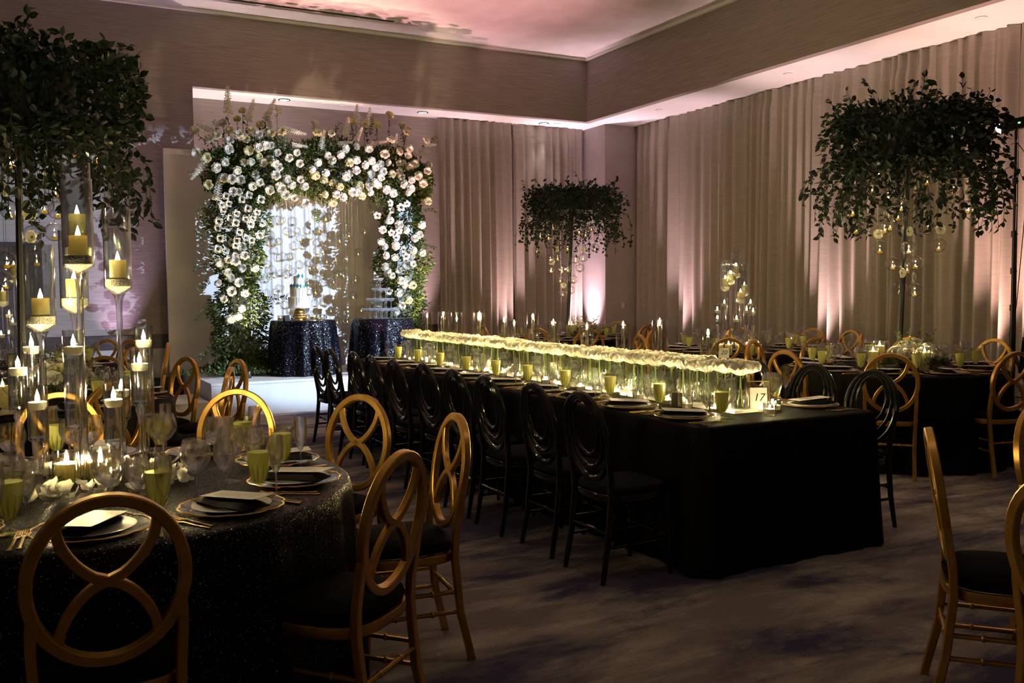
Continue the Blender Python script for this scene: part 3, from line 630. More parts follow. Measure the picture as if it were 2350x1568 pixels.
def charger_m():
    n = 64; vs = []; 
    for (k, z) in ((.001, .004), (.66, .004), (.74, .007), (.97, .018)): vs += [(scallop(2*PI*j/n, .162)*k*math.cos(2*PI*j/n), scallop(2*PI*j/n, .162)*k*math.sin(2*PI*j/n), z) for j in range(n)]
    fs = [(i*n+j, i*n+(j+1) % n, (i+1)*n+(j+1) % n, (i+1)*n+j) for i in range(3) for j in range(n)]
    rim = MB().tube([(scallop(2*PI*j/n, .162)*math.cos(2*PI*j/n), scallop(2*PI*j/n, .162)*math.sin(2*PI*j/n), .0185) for j in range(n)], .0035, 6, True)
    return MB().add(vs, fs).mesh('dish', 'charger'), rim.mesh('gold_rim', 'gold_metal')
CHG = charger_m(); PLATE = lathe_m('plate', 'china', [(.001, .006), (.075, .006), (.085, .010), (.125, .020), (.1265, .022), (.124, .0225), (.085, .0135), (.001, .010)], 32)
def nap():
    b = MB()
    def f(u, v): 
        x, y = (u-.5)*.115, (v-.5)*.25; e = min(u, 1-u, .25)*4*min(v, 1-v, .12)/.12; return (x*(1-.1*v), y, .003+.015*math.sqrt(max(e, 0))+.002*math.sin(v*9))
    b.grid(f, 9, 13); b.grid(lambda u, v: (-(u-.5)*.115*(1-.1*v), (v-.5)*.25, .0), 2, 2); return b.mesh('napkin', 'napkin', True, 50)
NAP = nap()
def menu_m():
    b = MB().box(-.052, .052, -.115, .115, 0, .0012); return b.mesh('menu_card', 'menu', False)
MENU = menu_m()
def fork():
    b = MB(); b.band([(0, -.10, .002), (0, -.03, .003), (0, .02, .006), (0, .035, .004)], .0085, .003, (0, 0, 1)); b.band([(0, -.10, .0025), (0, -.085, .0025)], .013, .003, (0, 0, 1)); b.band([(0, .03, .0045), (0, .055, .003)], .02, .0022, (0, 0, 1))
    for x in (-.0082, -.0028, .0028, .0082): b.band([(x, .05, .0034), (x, .075, .004), (x, .098, .009)], .0034, .002, (0, 0, 1))
    return b.mesh('fork', 'gold_metal')
def knife():
    b = MB().band([(0, -.11, .004), (0, 0, .004)], .013, .006, (0, 0, 1)); b.band([(0, 0, .004), (.001, .06, .004), (.003, .105, .004)], .017, .002, (0, 0, 1)); return b.mesh('knife', 'gold_metal')
def spoon():
    b = MB().band([(0, -.10, .002), (0, .0, .004), (0, .05, .004)], .008, .003, (0, 0, 1)); b.lathe([(.001, .001), (.013, .004), (.018, .008), (.0165, .0078), (.001, .003)], 12, (0, .075, 0), sq=1.5); return b.mesh('spoon', 'gold_metal')
FORK, KNIFE, SPOON = fork(), knife(), spoon()
ITEM = {'goblet': ('water_goblet', 'green water goblet', 'goblet'), 'winel': ('wine_glass', 'large round wine glass', 'wine glass'), 'wines': ('wine_glass', 'small clear wine glass', 'wine glass'), 'flute': ('champagne_flute', 'slender champagne flute', 'champagne flute')}
def setting(pos, ang, where, lvl, grp, seed):
    """one place setting; pos = plate centre, ang = direction the sitter looks (rad)"""
    r = random.Random(seed); c, s = math.cos(ang), math.sin(ang)
    def W(x, y): return (pos[0]+c*y+s*x, pos[1]+s*y-c*x, TZ)     # x to the sitter's right, y forward
    rz = ang-PI/2; j = lambda a: r.uniform(-a, a); k = .86 if lvl != 'long' else 1
    t = thing('charger', 'gold rimmed charger plate '+where, 'charger', W(0, 0), rz, 'chargers '+grp); obj('dish', CHG[0], t); obj('gold_rim', CHG[1], t)
    tag(obj('plate', PLATE, None, (*W(0, 0)[:2], TZ+.0005), (0, 0, rz)), 'white china plate '+where, 'plate', 'plates '+grp)
    a = r.uniform(-.5, .1)
    n = W(-.02+j(.01), .0+j(.01)); tag(obj('napkin', NAP, None, (n[0], n[1], TZ+.0225), (0, 0, rz+a+j(.15))), 'folded black napkin '+where, 'napkin', 'napkins '+grp)
    n = W(.005+j(.012), -.015+j(.01)); tag(obj('menu_card', MENU, None, (n[0], n[1], TZ+.0475), (-.045, .02, rz+a)), 'printed white menu card '+where, 'menu', 'menus '+grp)
    if lvl in ('near', 'long', 'mid'):
        for (nm, me, lab, x, y, q) in (('fork', FORK, 'outer gold fork ', -.235, -.03, .06), ('fork', FORK, 'inner gold fork ', -.205, -.02, .04), ('knife', KNIFE, 'gold table knife ', .19, -.03, .03), ('spoon', SPOON, 'gold soup spoon ', .215, -.035, .05)):
            n = W(x*k+j(.004), y+j(.012)); tag(obj(nm, me, None, n, (0, 0, rz+j(q))), lab+where, nm, nm+'s '+grp)
    for (key, x, y) in (('goblet', .21, .07), ('flute', .235, -.045 if lvl == 'long' else .0), ('wines', .155, .175), ('winel', .055, .235)):
        n = W(x*k+j(.008), y+j(.008)); nm, lab, cat = ITEM[key]
        if lvl in ('near', 'long'):
            t = thing(nm, lab+' '+where, cat, n, r.uniform(0, 6), cat+'s '+grp)
            for (pn, me) in TW[key]: obj(pn, me, t)
        else: tag(obj(nm, FAR[key], None, n, (0, 0, r.uniform(0, 6))), lab+' '+where, cat, cat+'s '+grp)
SEAT = {'T1': (-96, 'near'), 'T2': (-70, 'mid'), 'T3': (-75, 'far'), 'T4': (-140, 'mid'), 'T5': (-138, 'far'), 'T6': (-120, 'far')}
sd = 0
for tid, (a0, lvl) in SEAT.items():
    c = TC[tid]
    for k in range(10):
        a = a0+36*k; h = clock(tid, a); sd += 1; ar = math.radians(a); R = .70
        w = 'at %s o\'clock of the %s' % (h, TN[tid]) if tid != 'T5' else 'at %s o\'clock of table number 20' % h
        setting((c[0]+R*math.cos(ar), c[1]+R*math.sin(ar)), ar+PI, w, lvl, 'on the '+TN[tid], sd)
for i, y in enumerate(LY):
    setting((3.20, y+.03), 0, 'at the %s place from the front, left side of long table' % ORD[i], 'long', 'on the long table', 200+i)
    setting((4.12, y+.03), PI, 'at the %s place from the front, right side of long table' % ORD[i], 'long', 'on the long table', 300+i)

# ---------------------------------------------------------------- candles
FLM = lathe_m('flame', 'flame', [(.001, 0), (.0045, .004), (.0062, .010), (.0050, .018), (.0022, .027), (.0003, .034)], 8); FLS = lathe_m('flame', 'flame_small', [(.001, 0), (.004, .003), (.0052, .008), (.004, .014), (.0018, .021), (.0003, .026)], 8)
WICK = MB().tube([(0, 0, 0), (.0005, 0, .008)], .001, 5).mesh('wick', 'black')
def pillar_m(r, h): return fresh(('pil', round(r, 3), round(h, 3)), lambda: lathe_m('wax', 'wax', [(.001, 0), (r, 0), (r, h*.3), (r, h*.7), (r*.99, h-.002), (r*.95, h), (r*.9, h-.003), (r*.84, h-.018), (.001, h-.02)], 24))
def pillar(name, label, loc, r, h, e, grp, wx='candle', em=1):
    t = thing(name, label, wx, loc, 0, grp); obj('wax', pillar_m(r, h), t); obj('wick', WICK, t, (0, 0, h-.02)); obj('flame', FLM, t, (0, 0, h-.014), scale=1.45)
    if e: plight(t, (0, 0, h+.008), e)
    return t
def stand_parts(zc, rc, gt, kind):
    """glass stem of height zc carrying a cylinder of radius rc whose rim is at gt"""
    foot = lathe_m('foot', 'glass_thick', [(.001, .006), (.045, .0), (.046, .004), (.02, .010), (.012, .03), (.011, .06)], 16)
    stem = lathe_m('stem', 'glass_thick', [(.011, .06), (.0115, .1), (.0115, zc-.10), (.013, zc-.055), (.020, zc-.03), (rc*.6, zc-.012), (rc, zc)], 16)
    cyl = lathe_m('glass_cylinder', 'glass', [(rc, zc), (rc*1.0, zc+.001), (rc, gt-.002), (rc*1.02, gt), (rc*.97, gt), (rc*.965, gt-.003), (rc*.965, zc+.006), (.001, zc+.006)], 24)
    L = [('foot', foot), ('stem', stem), ('glass_cylinder', cyl)]
    if kind == 'pillar': L.append(('crystal_fill', lathe_m('crystal_fill', 'crystal', [(.001, zc-.02), (rc*.5, zc-.008), (rc*.93, zc+.008), (rc*.93, zc+.036), (rc*.6, zc+.041), (.001, zc+.038)], 20)))
    else: L.append(('water', lathe_m('water', 'water', [(.001, zc+.008), (rc*.94, zc+.008), (rc*.94, gt-.075), (.001, gt-.075)], 20)))
    return L
def zat(x, y, d): return (CAM+ray(x, y)*d)[2]
def cluster(tid, pill, flo, where, e1, e2):
    for i, (bx, by, ytop, yc, ycup) in enumerate(pill):
        b = onz(bx[0], by, TZ); d = (b-CAM)@_f; x = bx[-1]
        p = CAM+ray(x, ycup)*d; zc, gt, zt = p[2]-TZ, zat(x, ytop, d)-TZ, zat(x, yc, d)-TZ
        lab = 'glass stem holder for a pillar candle, %s tallest %s' % (ordw(i), where)
        t = thing('candle_stand', lab, 'candle holder', (p[0], p[1], TZ), 0, 'stemmed pillar holders '+where)
        for (n, me) in stand_parts(zc, .052, gt, 'pillar'): obj(n, me, t)
        pillar('pillar_candle', 'ivory pillar candle in the %s tallest glass stem holder %s' % (ordw(i), where), (p[0], p[1], TZ+zc+.042), .031, max(zt-zc-.042, .06), e1, 'pillar candles '+where)
        obj('inner_sleeve', fresh(('slv', round(zt-zc, 2)), lambda: lathe_m('inner_sleeve', 'glass', [(.034, zc+.042), (.034, zt+.05), (.033, zt+.05)], 20)), t)
    for i, (bx, by, ytop, yc, ycup) in enumerate(flo):
        b = onz(bx[0], by, TZ); d = (b-CAM)@_f; x = bx[-1]
        p = CAM+ray(x, ycup)*d; zc, gt, zt = p[2]-TZ, zat(x, ytop, d)-TZ, zat(x, yc, d)-TZ
        t = thing('floating_candle_stand', 'water filled glass stem cylinder, %s from the left %s' % (ordw(i), where), 'candle holder', (p[0], p[1], TZ), 0, 'floating candle cylinders '+where)
        for (n, me) in stand_parts(zc, .035, gt, 'float'): obj(n, me, t)
        zt = gt-.075
        q = thing('floating_candle', 'white floating candle in the %s stem cylinder from left %s' % (ordw(i), where), 'candle', (p[0], p[1], TZ+zt-.012), 0, 'floating candles '+where)
        obj('wax', fresh('float', lambda: lathe_m('wax', 'white_wax', [(.001, 0), (.022, 0), (.031, .012), (.032, .027), (.030, .029), (.026, .026), (.001, .024)], 20)), q); obj('wick', WICK, q, (0, 0, .022)); obj('flame', FLM, q, (0, 0, .026), scale=1.35); plight(q, (0, 0, .046), e2)
E1, E2 = 3.0, 2.0
cluster('T1', [((186, 180), 1095, 375, 492, 590), ((180, 181), 1130, 412, 541, 612), ((290, 272), 1085, 480, 597, 662), ((175, 172), 1085, 530, 640, 706), ((85, 95), 1110, 562, 684, 748)],
        [((42, 45), 1112, 808, 838, 940), ((78, 77), 1080, 762, 800, 925), ((88, 89), 1122, 885, 915, 1008), ((180, 175), 1136, 757, 800, 982), ((265, 264), 1110, 880, 910, 1016), ((283, 280), 1072, 862, 885, 960), ((330, 323), 1085, 800, 838, 925), ((338, 335), 1065, 748, 785, 955)],
        'on the front left table', E1, E2)
cluster('T5', [((1692, 1689), 806, 578, 610, 636), ((1678, 1676), 806, 595, 628, 651), ((1664, 1664), 806, 607, 639, 665), ((1712, 1708), 806, 621, 654, 677), ((1700, 1699), 812, 636, 670, 693)],
        [((1646, 1646), 808, 700, 707, 744), ((1648, 1647), 804, 720, 729, 762), ((1662, 1662), 812, 684, 694, 756), ((1690, 1690), 816, 720, 730, 768), ((1713, 1713), 808, 700, 709, 744), ((1722, 1722), 804, 684, 694, 756), ((1728, 1728), 810, 703, 712, 744)],
        'on table number 20', .8, .55)
cluster('T3', [((34, 33), 838, 565, 607, 645), ((8, 7), 838, 625, 668, 700)], [((5, 4), 842, 755, 762, 800), ((24, 23), 840, 708, 716, 770), ((32, 31), 842, 726, 734, 780)], 'on the farthest left table', .8, .6)
# low pillar candles in wide glass
def low_pillar(x, y, ytop, yc, label, wide, e, grp):
    b = onz(x, y, TZ); d = (b-CAM)@_f; gt, zt = zat(x, ytop, d)-TZ, zat(x, yc, d)-TZ
    t = thing('hurricane_glass', 'wide clear hurricane glass '+label, 'candle glass', tuple(b), 0, grp)
    obj('glass_cylinder', lathe_m('glass_cylinder', 'glass', [(.001, .004), (wide, .0), (wide, .002), (wide, gt), (wide*.965, gt), (wide*.965, .006), (.001, .006)], 24), t); obj('rim', MB().tube([(wide*.985*math.cos(a), wide*.985*math.sin(a), gt) for a in np.linspace(0, 2*PI, 24, False)], .0018, 6, True).mesh('rim', 'glass_thick'), t)
    pillar('pillar_candle', 'short ivory pillar candle '+label, (b[0], b[1], TZ+.0065), wide*.82, zt, e, grp.replace('glasses', 'candles'))
low_pillar(155, 1112, 1036, 1066, 'left of the stems on the front left table', .050, 3.6, 'low hurricane glasses'); low_pillar(232, 1106, 1027, 1060, 'right of the stems on the front left table', .054, 3.6, 'low hurricane glasses'); low_pillar(205, 1090, 1040, 1068, 'behind the stems on the front left table', .045, 1.6, 'low hurricane glasses')
low_pillar(2018, 846, 782, 795, 'left rear of the right greenery table flowers', .050, 1.2, 'low hurricane glasses'); low_pillar(2003, 852, 795, 808, 'left front of the right greenery table flowers', .050, 1.2, 'low hurricane glasses'); low_pillar(2101, 846, 783, 796, 'right rear of the right greenery table flowers', .050, 1.2, 'low hurricane glasses'); low_pillar(2121, 852, 795, 810, 'right front of the right greenery table flowers', .050, 1.2, 'low hurricane glasses')
low_pillar(1312, 778, 738, 746, 'beside flowers on the far greenery table', .10, 2.0, 'low hurricane glasses')
low_pillar(8, 940, 855, 888, 'beside flowers on the left greenery table', .055, 2.2, 'low hurricane glasses')
for i, x in enumerate((1652, 1672, 1697, 1722, 1740)): low_pillar(x, 812+(i % 2)*4, 786, 792, 'number %s from the left among low candles on table number 20' % HOUR[i+1], .045, .7, 'low hurricane glasses')
# loose petals round the front left candles
pt = []
for k in range(4):
    b = MB(); q = random.Random(k); cv = q.uniform(5, 11)
    b.grid(lambda u, v: ((u-.5)*.055*(.55+math.sin(PI*min(v*1.1, 1))*.6), (v-.5)*.06, .004+cv*((u-.5)*.055)**2*1.4+.014*(v-.3)**2*4+.004*math.sin(u*8+v*5)), 5, 5); pt.append(b.mesh('petal', 'petal', True, 0))
q = random.Random(5)
for k in range(120):
    a = q.uniform(0, 2*PI); rr = .08+.27*math.sqrt(q.random()); o = obj('rose_petal', pt[k % 4], None, (.215+rr*math.cos(a), 3.70+rr*.95*math.sin(a), TZ+.003+q.random()*.035), (q.uniform(-.7, .7), q.uniform(-.7, .7), q.uniform(0, 6)), q.uniform(.7, 1.1))
    tag(o, 'loose ivory petal in the heap around the front left candle stems', 'petal', 'loose petals on the front left table', True)
# ---------------------------------------------------------------- long table centre: vases, tapers, votives
GRD = 4
def petal_grid(b, rad, tilt, az, w, l, cup, ruf, rs, z0, droop=.35):
    """one petal of a bloom: starts at the heart, leans out by tilt"""
    ct, st = math.cos(tilt), math.sin(tilt)
    def f(u, v):
        x = (u-.5)*w*(.45+.75*math.sin(PI*min(.15+v*.8, 1))); y = v*l; z = cup*(x*x)/w*3-droop*l*v*v*cup; z += ruf*math.sin(u*9+rs)*v*v
        yy = y*st+(-z)*ct; zz = y*ct+z*st; yy += rad
        return (x*math.cos(az)-yy*math.sin(az), x*math.sin(az)+yy*math.cos(az), z0+zz)
    b.grid(f, GRD, GRD)
def bloom(name, m, R, layers, seed, ruf=.004, droop=.35, wf=1.45):
    r = random.Random(seed); b = MB()
    for (n, tilt, rad, l) in layers:
        o = r.uniform(0, 6)
        for k in range(n): petal_grid(b, rad*R, tilt+r.uniform(-.1, .1), o+2*PI*k/n+r.uniform(-.12, .12), l*R*wf, l*R*r.uniform(.92, 1.06), .8, ruf, r.uniform(0, 6), 0, droop)
    return b.mesh(name, m, True, 0)
GRD = 6
PEONY = [bloom('bloom', 'petal', .074, [(5, .15, .03, .6), (6, .42, .10, .72), (8, .72, .14, .86), (9, 1.02, .16, .98), (10, 1.36, .16, 1.05)], 40+k, .006, -.40, 1.15) for k in range(3)]
GRD = 4
ROSE = [bloom('rose', m, .045, [(3, .08, .0, .8), (4, .22, .10, .9), (5, .42, .18, .95), (6, .68, .24, .9), (6, 1.0, .26, .8)], 50+k) for k, m in enumerate(('rose', 'rose', 'rose_y'))]
def anem():
    b = MB(); r = random.Random(3)
    for n, t in ((5, .9), (5, 1.15)):
        o = r.random()*6
        for k in range(n): petal_grid(b, .006, t, o+2*PI*k/n, .046, .043, .6, .003, r.uniform(0, 6), 0)
    return b.mesh('anemone', 'rose', True, 0)
ANEM = anem(); EYE = MB().lathe([(.001, .012), (.006, .011), (.009, .006), (.008, 0)], 10).mesh('eye', 'anemone_eye')
VH = .175
vase_g = lathe_m('glass_cylinder', 'glass', [(.001, .006), (.034, .0), (.034, .003), (.034, VH), (.0328, VH), (.0328, .008), (.001, .008)], 18); vase_w = lathe_m('water', 'water', [(.001, .009), (.0315, .009), (.0315, .10), (.001, .10)], 16)
def stems():
    b = MB(); b.tube([(.012, .004, .010), (.004, 0, .08), (0, 0, VH+.012)], .0038, 6); b.tube([(-.014, -.006, .010), (-.006, .0, .07), (0, 0, VH)], .003, 6); b.tube([(0, 0, VH-.01), (.016, .01, VH+.004)], .0025, 5); return b.mesh('stem', 'stem')
VST = stems(); SEP = MB()
for k in range(5):
    a = 2*PI*k/5; SEP.add([(0, 0, 0), (.016*math.cos(a-.4), .016*math.sin(a-.4), .002), (.034*math.cos(a), .034*math.sin(a), -.008), (.016*math.cos(a+.4), .016*math.sin(a+.4), .002)], [(0, 1, 2, 3)])
SEP = SEP.mesh('sepals', 'leaf_light')
q = random.Random(11)
for row, (rx, rn) in enumerate(((3.605, 'left'), (3.715, 'right'))):
    for i in range(40):
        y = 4.02+i*.130+row*.05+q.uniform(-.012, .012)
        t = thing('bloom_vase', 'white bloom in a glass cylinder, %s from the front, %s row of long table' % (ordw(i), rn), 'vase', (rx+q.uniform(-.012, .012), y, TZ+.022), q.uniform(0, 6), 'bloom vases down the long table')
        obj('glass_cylinder', vase_g, t); obj('water', vase_w, t); s = obj('stem', VST, t); bl = obj('bloom', PEONY[(i*2+row) % 3], t, (0, 0, VH+.012), (q.uniform(-.15, .15), q.uniform(-.15, .15), q.uniform(0, 6)), q.uniform(.80, 1.0)); obj('sepals', SEP, bl)
for i in range(5):
    t = thing('vase_tray', 'low white tray under the bloom vases, %s from the front' % ORD[i], 'tray', (3.66, 3.97+i*1.045, TZ), 0, 'white trays on the long table')
    obj('slab', MB().bbox(-.14, .14, 0, 1.03, .003, .021, .003).mesh('slab', 'white_tray', False), t); obj('feet', MB().box(-.12, .12, .05, .08, 0, .003).box(-.12, .12, .95, .98, 0, .003).mesh('feet', 'white_tray', False), t)
for i, (x, yt, yf, wpx) in enumerate([(1625, 757, 768, 38), (1514, 735, 742, 36), (1430, 745, 748, 34), (1347, 746, 752, 31), (1270, 738, 742, 29), (1223, 722, 729, 28), (1180, 737, 744, 28), (1157, 733, 736, 27), (1100, 718, 724, 26), (1048, 717, 734, 25), (1017, 716, 724, 24), (980, 717, 727, 23)]):
    X = 3.86+(.06 if i % 2 else -.0); b = onx(x, yt, X); d = (b-CAM)@_f; h = b[2]-TZ; rr = wpx/2/F*d; zf = zat(x, yf, d)-TZ
    t = thing('taper_cylinder', 'tall clear glass cylinder round a black taper, %s from the front on long table' % ORD[i], 'candle holder', (b[0], b[1], TZ), 0, 'tall glass cylinders on the long table')
    obj('glass_cylinder', lathe_m('glass_cylinder', 'smoke_glass', [(.001, .006), (rr, .0), (rr, .003), (rr, h), (rr*.96, h), (rr*.96, .008), (.001, .008)], 22), t); obj('rim', MB().tube([(rr*.98*math.cos(a), rr*.98*math.sin(a), h) for a in np.linspace(0, 2*PI, 22, False)], .0016, 6, True).mesh('rim', 'glass_thick'), t)
    zt = max(zf-.02, .2)
    t = thing('taper_candle', 'lit black taper candle in the tall cylinder, %s from the front on long table' % ORD[i], 'candle', (b[0], b[1], TZ+.0085), 0, 'black taper candles on the long table')
    obj('wax', lathe_m('wax', 'black_wax', [(.001, 0), (.0135, 0), (.012, zt*.6), (.010, zt-.004), (.006, zt), (.001, zt)], 12), t); obj('wick', WICK, t, (0, 0, zt-.002)); obj('flame', FLM, t, (0, 0, zt+.004), scale=1.3); plight(t, (0, 0, zt+.022), 4.2)
def votive_parts():
    g = MB().lathe([(.001, .004), (.030, 0), (.033, .004), (.036, .068), (.034, .068), (.031, .010), (.001, .010)], 20)
    for k in range(20): a = 2*PI*k/20; g.tube([(.0335*math.cos(a), .0335*math.sin(a), .006), (.0362*math.cos(a), .0362*math.sin(a), .066)], .0018, 4)
    return [('glass_cup', g.mesh('glass_cup', 'glass')), ('wax', lathe_m('wax', 'white_wax', [(.001, .011), (.029, .011), (.030, .034), (.027, .036), (.001, .030)], 16)), ('flame', None)]
VP = votive_parts()
def votive(loc, label, grp, e):
    t = thing('votive_candle', label, 'candle', loc, random.random()*6, grp); obj('glass_cup', VP[0][1], t); obj('wax', VP[1][1], t); obj('flame', FLS, t, (0, 0, .031))
    if e: plight(t, (0, 0, .05), e)
    return t
votive(tuple(onz(1766, 953, TZ)), 'fluted glass votive in front of the table number 17 frame', 'votive candles on the long table', .45)
votive(tuple(onz(1779, 944, TZ)), 'fluted glass votive tucked behind the foremost votive by number 17', 'votive candles on the long table', .3)
q = random.Random(4)
for side, (sx, sn) in enumerate(((3.455, 'left'), (3.865, 'right'))):
    for i in range(22):
        y = 4.06+i*.235+q.uniform(-.05, .05)
        votive((sx+q.uniform(-.025, .02), y, TZ), 'fluted glass votive, %s from the front, %s of the bloom vases on long table' % (ordw(i), sn), 'votive candles on the long table', 1.9 if i % 2 == 0 else 0)
# table numbers
def text_mesh(s, size, m):
    cu = bpy.data.curves.new('text', 'FONT'); cu.body = s; cu.size = size; cu.align_x = 'CENTER'; cu.align_y = 'CENTER'; cu.extrude = .0003; cu.shear = .25; cu.resolution_u = 3
    o = bpy.data.objects.new('text', cu); C.objects.link(o); dg = bpy.context.evaluated_depsgraph_get(); me = bpy.data.meshes.new_from_object(o.evaluated_get(dg)); bpy.data.objects.remove(o)
    me.materials.clear(); me.materials.append(M[m]); return me
p = onz(1742, 947, TZ)
t = thing('table_number_sign', 'gold wire frame holding a card numbered 17 on the long table', 'table number', (p[0], p[1], TZ), -math.atan2(p[0], p[1])+.18)
fr = MB(); w, h, ln = .062, .175, .03
for a, b in (((-w, 0, 0), (-w, ln, h)), ((w, 0, 0), (w, ln, h)), ((-w, 0, .002), (w, 0, .002)), ((-w, ln, h), (w, ln, h)), ((-w, ln, h), (-w, .09, 0)), ((w, ln, h), (w, .09, 0))): fr.tube([a, b], .0028, 6)
obj('frame', fr.mesh('frame', 'gold_metal'), t); sl = math.atan2(ln, h)
obj('card', MB().box(-.048, .048, -.001, .001, .015, .140).mesh('card', 'china', False), t, (0, .004, 0), (-sl, 0, 0)); obj('pane', MB().box(-.058, .058, .0016, .0026, .006, h-.006).mesh('pane', 'glass', False), t, (0, .004, 0), (-sl, 0, 0))
obj('numeral', text_mesh('17', .062, 'anemone_eye'), t, (0, .002+.083*math.sin(sl)-.0005, .083), (PI/2-sl, 0, 0))
p = onz(1661, 822, TZ)
t = thing('table_number_card', 'small white card numbered 20 standing on the candle cluster table', 'table number', (p[0], p[1], TZ), -math.atan2(p[0], p[1]))
obj('card', MB().box(-.052, .052, 0, .002, 0, .10).mesh('card', 'china', False), t); obj('backrest', MB().box(-.045, .045, .002, .05, 0, .004).mesh('backrest', 'china', False), t); obj('numeral', text_mesh('20', .062, 'anemone_eye'), t, (0, -.0008, .055), (PI/2, 0, 0))
p = onz(1553, 934, TZ); t = thing('shaker_box', 'small dark grey box with gold edges beside the votives', 'box', (p[0], p[1], TZ), .35); obj('body', MB().bbox(-.022, .022, -.022, .022, 0, .085, .002).mesh('body', 'trim', False), t)
e = MB()
for x in (-.022, .022):
    for y in (-.022, .022): e.box(x-.0015, x+.0015, y-.0015, y+.0015, 0, .086)
obj('gold_edging', e.mesh('gold_edging', 'gold_metal', False), t)

# ---------------------------------------------------------------- greenery
def leaf_batch(P, D, S, seed=0, wid=.5, flat=None):
    """numpy: one folded leaf per point. returns verts, faces"""
    r = np.random.default_rng(seed); P = np.asarray(P, float); D = np.asarray(D, float); n = len(P); S = np.asarray(S, float)[:, None]
    D = D/np.linalg.norm(D, axis=1, keepdims=True); A = r.normal(size=(n, 3)); A -= D*(A*D).sum(1, keepdims=True); A /= np.linalg.norm(A, axis=1, keepdims=True); N = np.cross(D, A)
    q = lambda l, w, h: P+D*S*l+A*S*wid*w+N*S*h
    v = np.stack([P, q(.28, .42, .05), q(.62, .44, .02), q(1, 0, -.12), q(.62, -.44, .02), q(.28, -.42, .05), q(.3, 0, -.03), q(.64, 0, -.06)], 1).reshape(-1, 3)
    b = np.arange(n)[:, None]*8; f = np.concatenate([b+np.array([t]) for t in ([0, 1, 6], [0, 6, 5], [2, 3, 7], [7, 3, 4], [1, 2, 7], [1, 7, 6], [6, 7, 4], [6, 4, 5])], 0)
    return v, f
def np_mesh(name, v, f, m):
    me = bpy.data.meshes.new(name); me.from_pydata(v.tolist(), [], f.tolist()); me.materials.append(M[m]); return me
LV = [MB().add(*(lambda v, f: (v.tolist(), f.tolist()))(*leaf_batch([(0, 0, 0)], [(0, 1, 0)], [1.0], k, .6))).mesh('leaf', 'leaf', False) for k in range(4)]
def greenery(tid, label, base, top, R, zb, zt, nshell, nvine, nsprig, seed, leafn, name_loc, lsize=.06, droop=(.25, .7)):
    r = np.random.default_rng(seed); c = np.array(top[:2])
    t = thing('greenery_stand', label, 'greenery stand', (base[0], base[1], TZ), 0, 'tall greenery stands')
    off = np.array([base[0], base[1], TZ]); T = lambda p: np.asarray(p, float)-off
    obj('base_plate', MB().lathe([(.001, .012), (.13, .012), (.14, .006), (.14, 0)], 24).mesh('base_plate', 'black'), t)
    obj('pole', MB().tube([(0, 0, .01), tuple(T((top[0], top[1], zb+.1)))], .024, 8).mesh('pole', 'black'), t)
    obj('drum_frame', MB().lathe([(.001, 0), (R*.50, 0), (R*.50, (zt-zb)*.62), (.001, (zt-zb)*.62)], 20, tuple(T((top[0], top[1], zb+.12)))).mesh('drum_frame', 'black', True, 30), t)
    P, D, S = [], [], []; vines = MB()
    zc, hh = (zb+zt)/2, (zt-zb)/2
    a = r.uniform(0, 2*PI, nshell); u = r.uniform(-1, 1, nshell); rr = R*np.sqrt(np.clip(1-np.abs(u)**3.2*.55, 0, 1))*r.uniform(.62, 1.03, nshell); lump = 1+.10*np.sin(3*a+seed)+.07*np.sin(7*a)
    top_ = r.random(nshell) < .28; rr = np.where(top_, R*np.sqrt(r.random(nshell)), rr); z = zc+hh*u*.92; z = np.where(top_, zt-.10+.07*r.normal(size=nshell)-.04*(rr/R)**2, z)
    x, y = c[0]+rr*lump*np.cos(a), c[1]+rr*lump*np.sin(a); P += list(np.stack([x, y, z], 1)); D += list(np.stack([np.cos(a), np.sin(a), r.normal(0, .7, nshell)-.25], 1)+r.normal(0, .45, (nshell, 3))); S += list(r.uniform(.75, 1.25, nshell)*lsize)
    def vine(p0, d0, grav, L, step=.034):
        p = np.array(p0, float); d = np.array(d0, float); pts = [p.copy()]; n = int(L/.04)
        for k in range(n):
            d = d+np.array([0, 0, grav])+r.normal(0, .10, 3); d /= np.linalg.norm(d); p = p+d*.04; pts.append(p.copy())
            for s in (-1, 1):
                if r.random() < .72: 
                    sd = np.cross(d, (0, 0, 1))+r.normal(0, .5, 3); P.append(p.copy()); D.append(sd*s+d*.5+r.normal(0, .3, 3)); S.append(r.uniform(.7, 1.25)*lsize)
        if len(pts) > 1: vines.tube([T(q) for q in pts], .0022, 4, caps=False)
    for k in range(nvine):
        a = r.uniform(0, 2*PI); q = R*r.uniform(.45, 1.0); vine((c[0]+q*math.cos(a), c[1]+q*math.sin(a), zb+r.uniform(0, .3)*(zt-zb)), (math.cos(a)*.7, math.sin(a)*.7, .1), -.33, r.uniform(*droop))
    for k in range(nsprig):
        a = r.uniform(0, 2*PI); q = R*r.uniform(.3, .95); vine((c[0]+q*math.cos(a), c[1]+q*math.sin(a), zt-.12), (math.cos(a)*.5, math.sin(a)*.5, .9), -.05+.05*r.random(), r.uniform(.12, .32))
    P = np.array(P); D = np.array(D); S = np.array(S)
    # the leaves that show largest (camera side, outermost) are parts of their own, the rest one mass
    vd = np.array([c[0], c[1], 0]); vd /= np.linalg.norm(vd); score = -((P-np.array([c[0], c[1], 0]))@vd)+.6*np.abs((P[:, :2]-c)@np.array([vd[1], -vd[0]]))+r.uniform(0, .25, len(P)); order = np.argsort(-score); big, rest = order[:leafn], order[leafn:]
    v, f = leaf_batch(T(P[rest]), D[rest], S[rest], seed, .6)
    o = obj('foliage', np_mesh('foliage', v, f, 'leaf'), t); o['kind'] = 'stuff'
